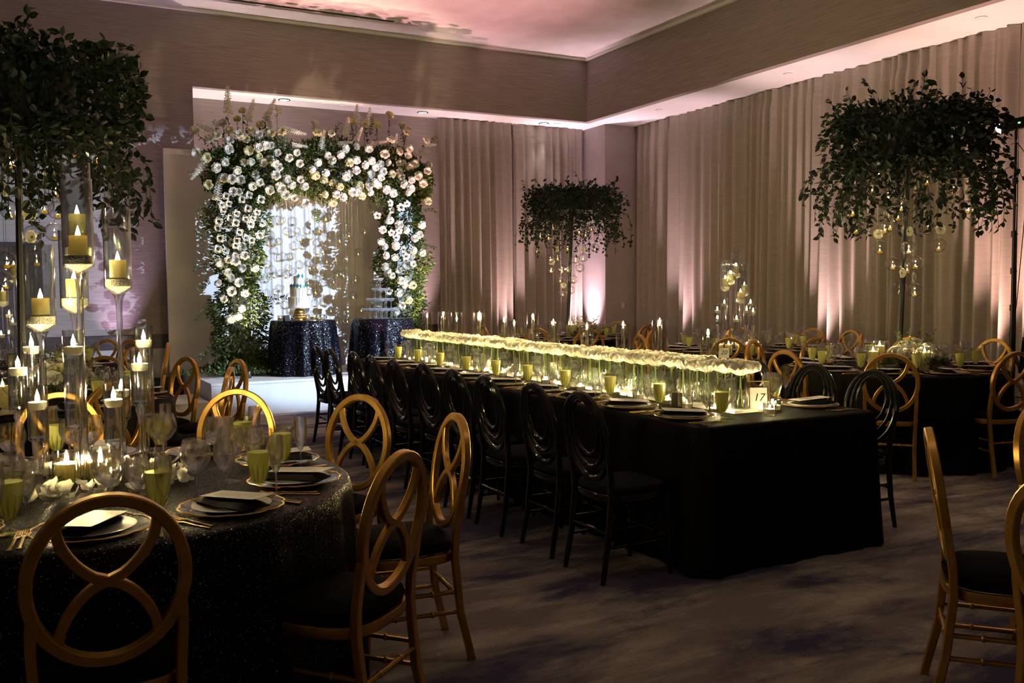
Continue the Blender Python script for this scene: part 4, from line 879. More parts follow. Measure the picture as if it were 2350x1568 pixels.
    for i in big:
        d = Vector(D[i]).normalized(); e = d.to_track_quat('Y', 'Z').to_euler(); l = obj('leaf', LV[int(r.integers(4))], t, tuple(T(P[i])), e, float(S[i]))
    obj('vines', vines.mesh('vines', 'vine'), t)['kind'] = 'stuff'
    return t
def dpt(x, y, d): return CAM+ray(x, y)*d
b2, b4, b6 = onz(52, 921, TZ), onz(2062, 843, TZ), onz(1302, 778, TZ); d2, d4, d6 = [(b-CAM)@_f for b in (b2, b4, b6)]
c2, c4, c6 = dpt(38, 240, d2), dpt(2085, 300, d4), dpt(1313, 470, d6)
greenery('T2', 'very tall dark leafy stand with hanging globes at the upper left', b2, c2, .72, 2.40, 3.10, 4200, 110, 26, 21, 300, 'l', .068)
greenery('T4', 'tall leafy canopy on a black pole before the right curtain', b4, c4, .70, 2.42, 3.04, 3800, 100, 26, 22, 300, 'r', .062)
greenery('T6', 'smaller looking leafy canopy on a pole before the back curtain', b6, c6, .66, 2.44, 2.90, 3200, 100, 22, 23, 150, 'm', .055, (.2, .62))
# hanging globes
GR = .062
def globe_parts():
    prof = [(GR*math.sin(a), -GR*math.cos(a)) for a in np.linspace(.02, PI-.62, 14)]
    g = MB().lathe(prof, 20).xf(Matrix.Rotation(PI/2, 4, 'X')); rim = MB().tube([(GR*math.sin(.62)*math.cos(a), GR*math.sin(.62)*math.sin(a), GR*math.cos(.62)) for a in np.linspace(0, 2*PI, 20, False)], .0022, 6, True).xf(Matrix.Rotation(PI/2, 4, 'X'))
    loop = MB().tube([(.008*math.cos(a), 0, GR+.009+.008*math.sin(a)) for a in np.linspace(0, 2*PI, 12, False)], .002, 5, True)
    return g.mesh('globe', 'globe_glass'), rim.mesh('opening_rim', 'glass_thick'), loop.mesh('loop', 'glass_thick')
GLP = globe_parts(); TEA = lathe_m('wax', 'yellow_wax', [(.001, 0), (.017, 0), (.018, .018), (.016, .020), (.001, .017)], 14); STR = MB().tube([(0, 0, 0), (0, 0, 1)], .0011, 4, caps=False).mesh('string', 'black'); STRW = MB().tube([(0, 0, 0), (0, 0, 1)], .0009, 4, caps=False).mesh('string', 'plastic')
def orchid_m():
    b = MB(); r = random.Random(8)
    for k in range(5): petal_grid(b, .003, 1.15, 2*PI*k/5, .046, .036, .4, .003, r.uniform(0, 6), 0)
    b.xf(Matrix.Rotation(PI/2, 4, 'X')); return b.mesh('orchid', 'petal', True, 0)
ORCH = orchid_m(); ORE = MB().lathe([(.001, .012), (.005, .009), (.006, .002)], 8).xf(Matrix.Rotation(PI/2, 4, 'X')).mesh('centre', 'anemone_eye')
def globes(px, depth, jit, ztop, where, grp, e, seed, strm, every=1, sc=1.0):
    r = random.Random(seed); W = rows(px)
    for i, (x, y) in enumerate(px):
        d = depth+r.uniform(-jit, jit); p = dpt(x, y, d); lab = 'in row %s, %s from left, %s' % (W[i][0], W[i][1], where)
        t = thing('glass_globe', 'clear hanging glass globe '+lab, 'glass globe', tuple(p), r.uniform(-1.6, 1.2), 'hanging globes '+grp)
        obj('globe', GLP[0], t, scale=sc); obj('opening_rim', GLP[1], t, scale=sc); obj('loop', GLP[2], t, scale=sc); zt = ztop(p) if callable(ztop) else ztop; L = max(zt-p[2]-GR-.017, .05); obj('string', strm, t, (0, 0, GR*sc+.017*sc), scale=(1, 1, L))
        q = thing('tea_light', 'yellow tea light in the globe '+lab, 'candle', (p[0], p[1], p[2]-GR*.80*sc), 0, 'tea lights '+grp); obj('wax', TEA, q); obj('flame', FLS, q, (0, 0, .016))
        if e and i % every == 0: plight(q, (0, 0, .036), e)
S3 = lambda L, o, s: [(o[0]+x/s, o[1]+y/s) for x, y in L]
g4 = S3([(495, 290), (530, 475), (700, 50), (1010, 235), (975, 335), (830, 470), (890, 440), (1290, 475), (1405, 660), (1565, 60), (1720, 255), (780, 685), (1085, 685), (915, 855), (1070, 890), (1155, 845), (990, 1115), (1150, 1135)], (1850, 420), 4.612)+S3([(920, 1030), (1390, 1110), (1640, 1000), (1010, 1255)], (1800, 150), 4.238)
g6 = S3([(490, 575), (370, 655), (450, 670), (740, 615), (800, 645), (855, 590), (890, 780), (630, 775), (465, 880), (535, 868), (705, 890), (778, 873), (475, 985), (575, 980), (632, 978), (747, 970), (560, 1080), (685, 1080), (583, 1210), (655, 1180), (340, 800)], (1150, 380), 4.127)
g2 = S3([(90, 520), (400, 480), (515, 520), (500, 340), (290, 740), (490, 715), (60, 970), (50, 1160), (890, 30), (330, 950)], (0, 350), 3.917)+S3([(510, 1010), (70, 1080)], (0, 0), 2.936)
globes(g4, d4, .22, 2.5, 'right greenery stand', 'under the right greenery', .10, 31, STR, 1); globes(g6, d6, .2, 2.5, 'far greenery stand', 'under the far greenery', .10, 32, STR, 1); globes(g2, d2, .22, 2.5, 'left greenery stand', 'under the left greenery', .12, 33, STR, 1)
def orchids(px, depth, ztop, where, grp, seed):
    r = random.Random(seed)
    for i, (x, y) in sorted(enumerate(px), key=lambda q: q[1][1]):
        p = dpt(x, y, depth+r.uniform(-.2, .2)); k = sorted(range(len(px)), key=lambda j: px[j][1]).index(i)
        t = thing('orchid_bloom', 'white orchid bloom on a string, %s from the top, %s' % (ordw(k), where), 'flower', tuple(p), r.uniform(-.9, .4), 'hanging orchids '+grp); obj('petals', ORCH, t, scale=1.15); obj('centre', ORE, t); obj('string', STR, t, (0, .004, -.03), scale=(1, 1, max(.1, ztop-p[2]+.03)))
orchids(S3([(540, 330), (830, 335), (765, 540), (1080, 515), (1425, 490), (1720, 100), (1005, 955), (1120, 1000), (1150, 20)], (1850, 420), 4.612), d4, 2.5, 'right greenery stand', 'under the right greenery', 1)
orchids(S3([(635, 695), (480, 915), (590, 1135), (645, 1100), (775, 795), (530, 790)], (1150, 380), 4.127), d6, 2.5, 'far greenery stand', 'under the far greenery', 2)
orchids(S3([(70, 345), (260, 560), (290, 760), (515, 200), (440, 220)], (0, 350), 3.917), d2, 2.5, 'left greenery stand', 'under the left greenery', 3)
# low flower mounds on the greenery tables
def mound(p, R, H, n, seed, label, grp):
    r = np.random.default_rng(seed); t = thing('flower_mound', label, 'centerpiece', (p[0], p[1], TZ), 0, grp)
    obj('bowl', MB().lathe([(.001, .002), (R*.45, 0), (R*.55, .05), (R*.5, .06), (.001, .055)], 20).mesh('bowl', 'black'), t)
    P, D, S = [], [], []
    for k in range(520):
        a, u = r.uniform(0, 2*PI), r.random(); q = R*math.sqrt(u); P.append((q*math.cos(a), q*math.sin(a), .05+H*.7*(1-u)*r.uniform(.4, 1.15))); D.append((math.cos(a)+r.normal()*.4, math.sin(a)+r.normal()*.4, .5+r.normal()*.5)); S.append(r.uniform(.04, .075))
    for k in range(7):
        a = r.uniform(0, 6.28); b = np.array([.4*R*math.cos(a), .4*R*math.sin(a), .08+H*.6]); 
        for s in range(9): P.append(tuple(b+np.array([math.cos(a)*.01*s, math.sin(a)*.01*s, .018*s]))); D.append((r.normal(), r.normal(), .5)); S.append(.04)
    v, f = leaf_batch(P, D, S, seed, .45); o = obj('foliage', np_mesh('foliage', v, f, 'leaf_light'), t); o['kind'] = 'stuff'
    for k in range(n):
        a = 2*PI*k/n*2.4+r.uniform(-.3, .3); u = (k+.5)/n; q = R*.9*math.sqrt(u); d = Vector((math.cos(a)*q/R, math.sin(a)*q/R, .75)).normalized()
        obj('rose', ROSE[k % 3], t, (q*math.cos(a), q*math.sin(a), .06+H*(1-u*.85)), d.to_track_quat('Z', 'Y').to_euler(), r.uniform(.85, 1.2))
mound((b4[0]-.04, b4[1]-.19), .24, .15, 30, 61, 'low mound of white roses and leaves on the right greenery table', 'low flower mounds')
mound((b6[0]+.25, b6[1]-.12), .24, .14, 26, 62, 'low mound of white roses and leaves on the far greenery table', 'low flower mounds')
p = onz(135, 905, TZ); mound((p[0], p[1]), .24, .15, 26, 63, 'low mound of white roses and leaves on the left greenery table', 'low flower mounds')
# ---------------------------------------------------------------- flower arch
AY = 12.32
t = arch = thing('flower_arch', 'large arch of white roses, anemones and greenery on the white stage', 'flower arch', (3.7, AY, STAGE_Z))
A = lambda p: (p[0]-3.7, p[1]-AY, p[2]-STAGE_Z)
XL, XR = ony(548, 650, AY)[0], ony(925, 650, AY)[0]; ZB, ZT2 = 2.80, 3.42
obj('post', MB().box(XL-.12, XL+.12, AY-.10, AY+.10, STAGE_Z, 3.0).xf(Matrix.Translation((-3.7, -AY, -STAGE_Z))).mesh('post', 'black', False), t); obj('post', MB().box(XR-.12, XR+.12, AY-.10, AY+.10, STAGE_Z, 3.0).xf(Matrix.Translation((-3.7, -AY, -STAGE_Z))).mesh('post', 'black', False), t); obj('beam', MB().box(XL-.12, XR+.12, AY-.10, AY+.10, ZB+.05, ZT2-.15).xf(Matrix.Translation((-3.7, -AY, -STAGE_Z))).mesh('beam', 'black', False), t)
r = np.random.default_rng(5); P, D, S = [], [], []
def blob(n, f, s=(.045, .08)):
    for k in range(n):
        p, d = f(); P.append(p); D.append(np.array(d)+r.normal(0, .55, 3)); S.append(r.uniform(*s))
def leg(xc, hw):
    def f():
        z = STAGE_Z+.09+(2.66)*r.random(); a = r.uniform(0, 2*PI); w = hw*(1+.22*math.sin(z*5+xc)+.15*math.sin(z*11)) ; q = w*r.uniform(.6, 1.08); return (xc+q*math.cos(a), AY-.02+q*.85*math.sin(a), z), (math.cos(a), math.sin(a), -.2)
    return f
def beam():
    x = r.uniform(XL-.40, XR+.42); a = r.uniform(0, 2*PI); e = min(x-(XL-.45), (XR+.47)-x); w = (.36+.05*math.sin(x*7))*min(1, .45+e*1.3); q = w*r.uniform(.55, 1.1); return (x, AY-.02+q*.85*math.cos(a), 3.06+.05*math.cos((x-3.7)*2.2)+q*math.sin(a)), (0, math.cos(a), math.sin(a)-.15)
def basef(xc, w):
    def f(): x = xc+r.normal()*w; y = AY-.15+r.normal()*.20; q = math.hypot(x-xc, y-AY); return (x, max(y, 11.3), STAGE_Z+.035+max(0, .30-.55*q)*r.random()+.03*r.random()), (r.normal(), r.normal(), .9)
    return f
blob(6500, leg(XL, .30)); blob(6500, leg(XR, .30)); blob(11500, beam); blob(2200, basef(XL+.02, .26)); blob(1500, basef(XR, .2))
def sprig(p0, d0, L, g=-.04, ls=.045):
    p, d = np.array(p0, float), np.array(d0, float); pts = [p.copy()]
    for k in range(int(L/.025)):
        d = d+np.array([0, 0, g])+r.normal(0, .07, 3); d /= np.linalg.norm(d); p = p+d*.025; pts.append(p.copy())
        for s in (-1, 1): P.append(tuple(p)); D.append(np.cross(d, (0, 1, 0))*s+d*.6+r.normal(0, .25, 3)); S.append(ls*r.uniform(.7, 1.15))
    SPR.tube([A(q) for q in pts], .002, 4, caps=False)
SPR = MB()
for (x, y, dx, dz, L) in [(470, 480, -1, .3, .16), (470, 535, -1, .2, .20), (472, 610, -1, .3, .26), (480, 700, -1, -.2, .28), (470, 650, -1, -.5, .2), (600, 640, 1, .3, .2), (612, 690, 1, .1, .3), (720, 490, .2, -1, .22), (735, 500, -.4, -1, .18), (850, 480, .3, -1, .15), (985, 480, 1, .1, .2), (985, 560, 1, .3, .16), (960, 640, 1, -.4, .2), (860, 650, -1, 0, .16), (860, 690, -1, -.1, .14), (500, 300, -.4, 1, .2), (600, 290, .3, 1, .2), (740, 320, -.3, 1, .22), (770, 300, .3, 1, .2), (850, 300, 0, 1, .24), (930, 310, .4, 1, .2), (990, 330, 1, .3, .2), (455, 400, -1, .1, .2), (480, 800, -1, -.3, .25), (620, 780, 1, -.3, .22), (560, 460, .5, -1, .2), (650, 470, 0, -1, .12), (960, 700, 1, -.2, .24), (945, 760, .6, -.6, .2)]:
    p = ony(x-14*dx, y+14*dz, AY-.12); sprig(p, (dx, -.25, dz+r.normal()*.15), L*1.1)
v, f = leaf_batch(np.array([A(p) for p in P]), D, S, 5, .42); half = len(P)//2
o = obj('foliage', np_mesh('foliage', v, f, 'leaf_arch'), t); o['kind'] = 'stuff'; obj('sprig_stems', SPR.mesh('sprig_stems', 'vine'), t)['kind'] = 'stuff'
roses = [(515, 340), (400, 370), (560, 275), (840, 265), (160, 440), (180, 600), (450, 432), (525, 468), (345, 468), (280, 500), (262, 645), (455, 515), (445, 583), (595, 508), (605, 585), (620, 432), (685, 465), (705, 390), (790, 460), (885, 445), (690, 640), (620, 680), (565, 690), (735, 550), (790, 550), (845, 610), (1005, 608), (940, 652), (1030, 695), (855, 722), (785, 660), (820, 690), (680, 570), (720, 690), (410, 680), (335, 730), (510, 748), (1140, 380), (1165, 455), (1285, 455), (1455, 370), (1560, 375), (1655, 382), (1755, 310), (1860, 392), (1895, 450), (1480, 558), (1390, 575), (1355, 620), (1250, 630), (1280, 665), (1425, 690), (1165, 685), (1490, 665), (1550, 705), (1610, 672), (1480, 755), (1590, 570), (1720, 620), (1765, 510), (1830, 600), (1910, 625), (1915, 570), (2050, 515), (1965, 700), (1920, 718), (1860, 690), (1740, 685), (1680, 700), (1645, 725), (1700, 760), (1830, 695), (2065, 755), (2075, 705), (1985, 790), (1930, 830), (1855, 800), (1775, 785), (1830, 760), (1690, 808), (1610, 785), (1630, 850), (1665, 870), (1870, 860), (1925, 900), (1790, 935), (1730, 910), (1580, 885), (1595, 930), (1530, 960), (1510, 880), (1500, 920), (1450, 930), (1370, 970), (1320, 950), (1350, 885), (1400, 800), (1430, 780), (1290, 850), (1220, 825), (1230, 770), (1120, 745), (1150, 790), (1060, 880), (1035, 825), (1225, 950), (1295, 1010), (1070, 1025), (985, 972), (955, 865), (910, 955), (915, 820), (880, 905), (870, 880), (785, 910), (830, 795), (665, 790), (550, 832), (478, 828), (405, 812), (283, 863), (535, 930), (485, 930), (700, 850), (640, 880), (2035, 855), (2070, 1005), (1905, 930)]
anL = [(425, 965), (610, 955), (555, 992), (705, 992), (445, 1025), (385, 1035), (600, 1065), (400, 1072), (505, 1103), (460, 1135), (675, 1090), (640, 1140), (585, 1145), (500, 1180), (620, 1190), (715, 1180), (365, 1165), (360, 1220), (440, 1220), (530, 1255), (700, 1275), (380, 1305), (515, 1320), (580, 1305), (630, 1325), (470, 1340), (500, 1365), (355, 1395), (415, 1410), (500, 1450), (445, 1480), (1760, 1020), (1900, 1025), (1850, 1055), (1770, 1075), (1660, 1120), (1765, 1160), (1775, 1260), (1835, 1245), (1810, 1300), (1870, 1400), (1890, 1455)]
rs2 = [(560, 1380), (575, 1450), (500, 1495), (365, 1500), (550, 1545), (655, 1545), (1830, 1200), (2020, 1195), (1700, 1240), (1890, 1240), (1690, 1330), (1960, 1310), (2000, 1280), (1715, 1375), (1800, 1370), (1945, 1405), (2025, 1420), (1720, 1450), (1800, 1460), (1930, 1450), (1895, 1525), (1950, 1515), (1715, 1535)]
rs3 = [(430, 235), (460, 280), (350, 315), (530, 315), (475, 385), (575, 400), (410, 445), (550, 525), (455, 610), (515, 590), (1835, 210), (1730, 225), (1775, 255), (1845, 300), (1890, 290), (1870, 335), (1945, 335), (1825, 395), (1910, 460), (1855, 500), (1800, 555)]
q = random.Random(3); STM = MB(); SP, SD, SS = [], [], []
def stemto(p):
    b = np.array([min(max(p[0], XL-.22), XR+.22), AY-.1, min(p[2], 3.22)]); a = np.array(p)+np.array([0, .02, 0]); L = np.linalg.norm(a-b)
    if L < .12 or p[2] < 2.6: return
    mid = (a+b)/2+np.array([0, -.03, .02]); STM.tube([A(b), A(mid), A(a)], .0028, 4, caps=False)
    for k in range(int(L/.03)): w = r.random(); SP.append(A(b+(a-b)*w)); SD.append(r.normal(size=3)+np.array([0, 0, .4])); SS.append(r.uniform(.035, .06))
def flower(px, kind):
    x, y = px; front = AY-.33-q.uniform(-.03, .09)
    if y < 300: front = AY-.10+q.uniform(-.1, .1)
    p = ony(x, y, front); d = Vector((q.uniform(-.5, .5)+.25*(-1 if x < 700 else .3), -1, q.uniform(-.35, .35)+(.5 if y < 330 else -.15))).normalized(); e = d.to_track_quat('Z', 'Y').to_euler()
    stemto(p)
    if kind == 'r': obj('rose', ROSE[2 if (y < 310 and q.random() < .75) or q.random() < .1 else q.randrange(2)], t, A(p), e, q.uniform(1.05, 1.4))
    else: a = obj('anemone', ANEM, t, A(p), e, q.uniform(1.0, 1.25)); obj('eye', EYE, a, scale=1.5)
for p in S3(roses, (400, 180), 3.561)+S3(rs2, (400, 180), 3.561)+S3(rs3, (400, 560), 3.561): flower(p, 'r')
for p in S3(anL, (400, 180), 3.561)+S3([(1750, 385), (500, 120)], (400, 560), 3.561): flower(p, 'a')
# delphinium spikes
def spike_m(seed):
    b = MB(); k = random.Random(seed); n = 46
    for i in range(n):
        u = i/n; a = i*2.4; rr = .034*(1-u)**.6+.004; p = Vector((rr*math.cos(a), rr*math.sin(a), u*.36)); s = .034*(1-.5*u)
        for w in range(4):
            c = a+w*PI/2; b.add([p, p+Vector((math.cos(c)*s, math.sin(c)*s, s*.5)), p+Vector((math.cos(c+.7)*s*1.25, math.sin(c+.7)*s*1.25, s*.2)), p+Vector((math.cos(c+1.2)*s*.8, math.sin(c+1.2)*s*.8, -s*.2))], [(0, 1, 2, 3)])
    st = MB().tube([(0, 0, -.12), (0, 0, .38)], .003, 5); b.merge(st); return b.mesh('delphinium', 'rose', False)
SPK = [spike_m(1), spike_m(2)]
for i, (x, y, dx, dz, s) in enumerate([(440, 290, -.05, 1, .95), (600, 350, .25, 1, .8), (745, 330, .45, 1, .8), (1485, 390, -.02, 1, .8), (1575, 400, .1, 1, .75), (330, 440, -1, .35, .75), (250, 680, -.8, -1, .85), (350, 1000, .1, 1.2, .9), (890, 420, 1, -.2, .8), (960, 545, 1, -.1, .55), (1200, 580, .1, 1, .7), (1400, 470, .1, 1, .7), (1480, 520, .4, 1, .6), (1610, 540, .8, .2, .6), (1960, 620, 1, .2, .6), (1740, 1190, .2, 1, .5), (780, 400, -.2, 1, .6), (1330, 540, 1, .2, .6), (2040, 540, 1, 0, .5), (1800, 560, .1, 1, .5)]):
    p = ony(400+x/3.561, 180+y/3.561, AY-.26 if y > 400 else AY-.08); d = Vector((dx, -.3, dz)).normalized(); stemto(p); obj('delphinium', SPK[i % 2], t, A(p), d.to_track_quat('Z', 'Y').to_euler(), s)
obj('flower_stems', STM.mesh('flower_stems', 'vine'), t)['kind'] = 'stuff'; v, f = leaf_batch(np.array(SP), SD, SS, 6, .45); o = obj('stem_leaves', np_mesh('stem_leaves', v, f, 'leaf_arch'), t); o['kind'] = 'stuff'
# globes in the arch opening
gb = S3([(455, 260), (600, 255), (665, 400), (790, 390), (920, 385), (1075, 380), (425, 535), (560, 530), (840, 490), (960, 465), (755, 590), (860, 590), (1055, 650), (1130, 650), (545, 740), (715, 720), (1175, 770), (1290, 755), (410, 820), (675, 870), (820, 830), (960, 860), (1055, 845), (500, 960), (650, 955), (1310, 950), (1390, 950), (935, 1050), (1120, 1060), (1265, 1040), (400, 1200), (515, 1180), (1030, 1165), (945, 1180), (635, 1350), (1025, 1330), (1130, 1310), (1230, 1410), (400, 1350), (1665, 395), (1460, 440), (1340, 500), (1580, 670), (1545, 1010), (1515, 1225), (1620, 1400), (1160, 220), (1035, 200), (1440, 1540), (1310, 1550)], (540, 460), 5.6)
da = (np.array([3.7, 12.62, 1.8])-CAM)@_f
rr = random.Random(77); W = rows(gb)
for i, (x, y) in enumerate(gb):
    p = ony(x, y, 12.55+rr.uniform(-.10, .22)); lab = 'in row %s, %s from left, inside the arch' % W[i]; sc = 1.0 if i % 2 == 0 or i > 38 else .85
    g = thing('glass_globe', 'clear hanging glass globe '+lab, 'glass globe', tuple(p), rr.uniform(-2.2, 1.2), 'hanging globes inside the arch'); obj('globe', GLP[0], g, scale=sc); obj('opening_rim', GLP[1], g, scale=sc); obj('loop', GLP[2], g, scale=sc); obj('string', STRW, g, (0, 0, GR*sc+.017), scale=(1, 1, max(.1, 2.95-p[2])))
    k = thing('tea_light', 'small tea light in the globe '+lab, 'candle', (p[0], p[1], p[2]-GR*.8*sc), 0, 'tea lights inside the arch'); obj('wax', TEA, k); obj('flame', FLS, k, (0, 0, .016))
# ---------------------------------------------------------------- cake and champagne tables
def skirt_table(cx, cy, R, label, seed):
    t = thing('cocktail_table', label, 'table', (cx, cy, STAGE_Z), 0, 'sequin tables on the stage'); n = 96; vs = []; h = .695; k = random.Random(seed); ph = k.uniform(0, 6)
    prof = [(.001, h), (R*.9, h), (R-.008, h-.002), (R, h-.015), (R+.01, h-.1), (R+.025, .35), (R+.045, .005)]
    for i, (q, z) in enumerate(prof):
        w = max(0, i-3)/3
        for j in range(n): a = 2*PI*j/n; o = q+w*(.028*math.sin(13*a+ph)+.012*math.sin(23*a)); vs.append((o*math.cos(a), o*math.sin(a), z))
    obj('tablecloth', MB().add(vs, [(i*n+(j+1) % n, i*n+j, (i+1)*n+j, (i+1)*n+(j+1) % n) for i in range(len(prof)-1) for j in range(n)]).mesh('tablecloth', 'sequin_big', True, 60), t)
    obj('table_top', MB().lathe([(.001, h-.03), (R-.02, h-.03), (R-.02, h-.006), (.001, h-.006)], 24).mesh('table_top', 'trim'), t); obj('pedestal', MB().lathe([(.03, h-.03), (.03, .04), (.2, .02), (.2, 0)], 12).mesh('pedestal', 'black'), t)
KC, VC = (3.27, 11.86), (4.34, 11.84); CT = STAGE_Z+.695
skirt_table(KC[0], KC[1], .41, 'round navy black sequin table carrying the wedding cake', 1); skirt_table(VC[0], VC[1], .41, 'round navy black sequin table carrying the champagne tower', 2)
kc = ony(687, 728, KC[1])
t = thing('cake_stand', 'ribbed gold pedestal cake stand with a white plate', 'cake stand', (kc[0], KC[1], CT))
pr = [(.001, 0), (.098, 0)]+[(.098-.055*k/10+.005*(k % 2), .005+.013*k) for k in range(1, 9)]+[(.045, .118), (.05, .124)]; obj('pedestal', lathe_m('pedestal', 'gold_metal', pr, 28), t, scale=(1, 1, 1.22)); obj('plate', lathe_m('plate', 'china', [(.001, .124), (.20, .126), (.228, .130), (.228, .134), (.001, .135)], 36), t, (0, 0, .0275))
t = thing('wedding_cake', 'three tier white cake with teal and gold diamond decoration', 'cake', (kc[0], KC[1], CT+.163))
tiers = [(.135, 0, .137), (.106, .137, .143), (.064, .28, .126)]; T3 = []
for (R, z, h) in tiers: T3.append(obj('tier', lathe_m('tier', 'cake_icing', [(.001, z), (R, z), (R, z+h-.006), (R-.005, z+h), (.001, z+h)], 36), t))
def diamond(m, s): return MB().add([(0, -.003, -s*1.5), (s, 0, 0), (0, 0, s*1.5), (-s, 0, 0), (0, .004, 0), (0, -.004, 0)], [(0, 1, 5), (1, 2, 5), (2, 3, 5), (3, 0, 5), (1, 0, 4), (2, 1, 4), (3, 2, 4), (0, 3, 4)]).mesh('diamond', m, False)
DT = diamond('teal', .020)
for k in range(16): a = 2*PI*k/16; obj('diamond', DT, T3[1], (.110*math.sin(a), -.110*math.cos(a), .28), (0, 0, a))
for a in (-.25, .55): obj('diamond', DT, T3[2], (.066*math.sin(a), -.066*math.cos(a), .404), (0, 0, a), 1.1)
lines = MB()
for k in range(16):
    a = 2*PI*(k+.5)/16; c = lambda al, z, R=.107: (R*math.sin(al), -R*math.cos(al), z)
    lines.tube([c(a, .14), c(a, .225), c(a+PI/16, .255)], .0016, 4).tube([c(a, .225), c(a-PI/16, .255)], .0016, 4)
obj('gold_lines', lines.mesh('gold_lines', 'gold_metal'), T3[1])
q = random.Random(9); dots = MB(); dk = MB()
for k in range(26):
    a = 2*PI*k/26
    for z in np.arange(.125, .125-q.uniform(.04, .10), -.011): (dk if q.random() < .35 else dots).box(-.002, .002, -.002, .002, -.004, .004); b_ = (dk if len(dk.v) and dk.v[-1] == (-.002, .002, .004) else dots); m_ = Matrix.Translation((.136*math.sin(a), -.136*math.cos(a), float(z))) @ Matrix.Rotation(a, 4, 'Z'); b_.v[-8:] = [tuple(m_ @ Vector(p)) for p in b_.v[-8:]]
obj('gold_sequins', dots.mesh('gold_sequins', 'gold_metal', False), T3[0]); obj('dark_sequins', dk.mesh('dark_sequins', 'teal', False), T3[0])
for k in range(5): pass
for i, x in enumerate((644, 674, 706, 722, 730, 739)):
    p = ony(x, 728, KC[1]-.12+.1*(i % 2)); votive((p[0], p[1], CT), 'clear votive on the cake table, %s from the left' % ORD[i], 'votives on the cake table', .25 if i % 2 else 0)
p = ony(660, 728, KC[1]-.25); t = thing('place_card', 'small black tent card left of the cake stand', 'card', (p[0], p[1], CT), .5); obj('front_leaf', MB().box(-.045, .045, -.002, 0, 0, .075).mesh('front_leaf', 'black', False), t, (0, 0, 0), (-.25, 0, 0)); obj('back_leaf', MB().box(-.045, .045, 0, .002, 0, .075).mesh('back_leaf', 'black', False), t, (0, .038, 0), (.25, 0, 0))
COUPE = [('bowl', lathe_m('bowl', 'coupe', [(.004, .088), (.02, .093), (.038, .106), (.046, .122), (.048, .134), (.0465, .134), (.044, .122)], 16)), ('stem', lathe_m('stem', 'coupe', [(.001, .004), (.030, 0), (.031, .002), (.012, .006), (.004, .014), (.0035, .07), (.006, .084), (.004, .088)], 12))]
vc = ony(873.7, 728, VC[1]); TNM = ['top', 'second', 'third', 'bottom']
for lv in range(4):
    n = lv+1; z = CT+(3-lv)*.1345; g = .100
    for i in range(n):
        for j in range(n):
            x, y = (i-(n-1)/2)*g, (j-(n-1)/2)*g; a = .55
            lab = 'champagne coupe in the %s tier of the tower, row %s from front, %s from left' % (TNM[lv], HOUR[j+1], ORD[i]) if lv else 'single champagne coupe crowning the top of the glass tower'
            t = thing('champagne_coupe', lab, 'champagne glass', (vc[0]+x*math.cos(a)-y*math.sin(a), VC[1]+x*math.sin(a)+y*math.cos(a), z), 0, 'champagne tower coupes')
            for nm, me in COUPE: obj(nm, me, t)
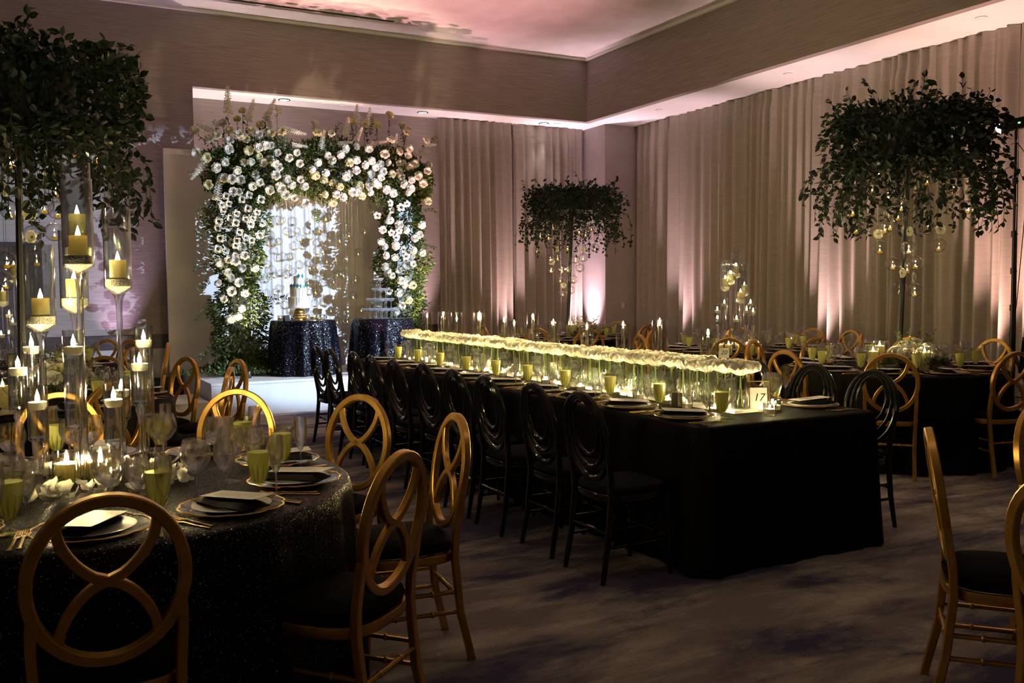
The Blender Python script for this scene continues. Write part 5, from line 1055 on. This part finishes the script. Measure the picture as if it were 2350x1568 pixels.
# ---------------------------------------------------------------- spot stands
def spot_stand(pos, aim, label, lens_px=None, box=True):
    """tripod with stage spot: pos = lens centre"""
    x, y, z = pos; d = Vector(aim)-Vector(pos); d.normalize(); t = thing('spot_stand', label, 'light stand', (x, y, 0), 0, 'stage spot stands')
    hd = Vector((d.x, d.y, 0)).normalized(); head = -hd*.0
    top = Vector((-hd.x*-.0, 0, 0)); px, py = (-d.x*.14, -d.y*.14)
    q = d.to_track_quat('Z', 'Y').to_euler()
    body = MB().lathe([(.001, -.22), (.045, -.22), (.052, -.20), (.052, -.06), (.062, -.05), (.068, .0), (.06, .0), (.055, -.02)], 16).box(-.05, .05, -.05, .05, -.21, -.10)
    hd_o = obj('lamp_head', body.mesh('lamp_head', 'black'), t, (0, 0, z), q); obj('lens', MB().lathe([(.001, .035), (.02, .032), (.04, .020), (.055, -.004)], 20).mesh('lens', 'lens', False), hd_o); obj('status_light', MB().box(.0505, .053, -.006, .006, -.17, -.15).mesh('status_light', 'led', False), hd_o); obj('status_light', MB().box(-.053, -.0505, -.006, .006, -.17, -.15).mesh('status_light', 'led', False), hd_o)
    obj('yoke', MB().tube([(px-.07*d.y, py+.07*d.x, z-.14*d.z), (px-.07*d.y, py+.07*d.x, z-.12), (px, py, z-.15), (px+.07*d.y, py-.07*d.x, z-.12), (px+.07*d.y, py-.07*d.x, z-.14*d.z)], .008, 6).mesh('yoke', 'black'), t)
    obj('pole', MB().tube([(px, py, .55), (px, py, 1.25)], .019, 10).tube([(px, py, 1.25), (px, py, 1.95)], .016, 10).tube([(px, py, 1.95), (px, py, z-.15)], .013, 10).mesh('pole', 'black'), t)
    for h in (1.25, 1.60, 1.95, 2.45): obj('collar', MB().tube([(px, py, h-.03), (px, py, h+.03)], .026, 10).tube([(px, py, h), (px+.05, py, h)], .008, 6).mesh('collar', 'black'), t)
    for k in range(3): a = 2*PI*k/3+.5; obj('leg', MB().band([(px+.02*math.cos(a), py+.02*math.sin(a), .82), (px+.42*math.cos(a), py+.42*math.sin(a), .0)], .028, .02, (-math.sin(a), math.cos(a), 0)).band([(px+.02*math.cos(a), py+.02*math.sin(a), .40), (px+.22*math.cos(a), py+.22*math.sin(a), .40)], .014, .012, (0, 0, 1)).mesh('leg', 'black'), t)
    cb = [(px+.02, py, z-.15), (px+.12, py-.06, z-.3), (px+.09, py-.04, z-.9), (px+.03, py-.02, z-1.7), (px-.04, py, 1.0), (px-.12, py-.1, .4), (px-.15, py-.15, .02)]; obj('cable', MB().tube(cb, .004, 6).mesh('cable', 'black'), t)
    if box:
        s = obj('sandbag', MB().bbox(-.10, .10, -.05, .05, -.30, 0, .03).mesh('sandbag', 'cushion', True, 50), t, (px+.10, py-.10, .93), (.1, .35, .6)); obj('strap', MB().box(-.02, .02, -.052, .052, -.02, .03).mesh('strap', 'black', False), s)
    return t
spot_stand(tuple(SPOT_R), SPOT_AIM, 'tall black light stand with a lit spot before the right curtain')
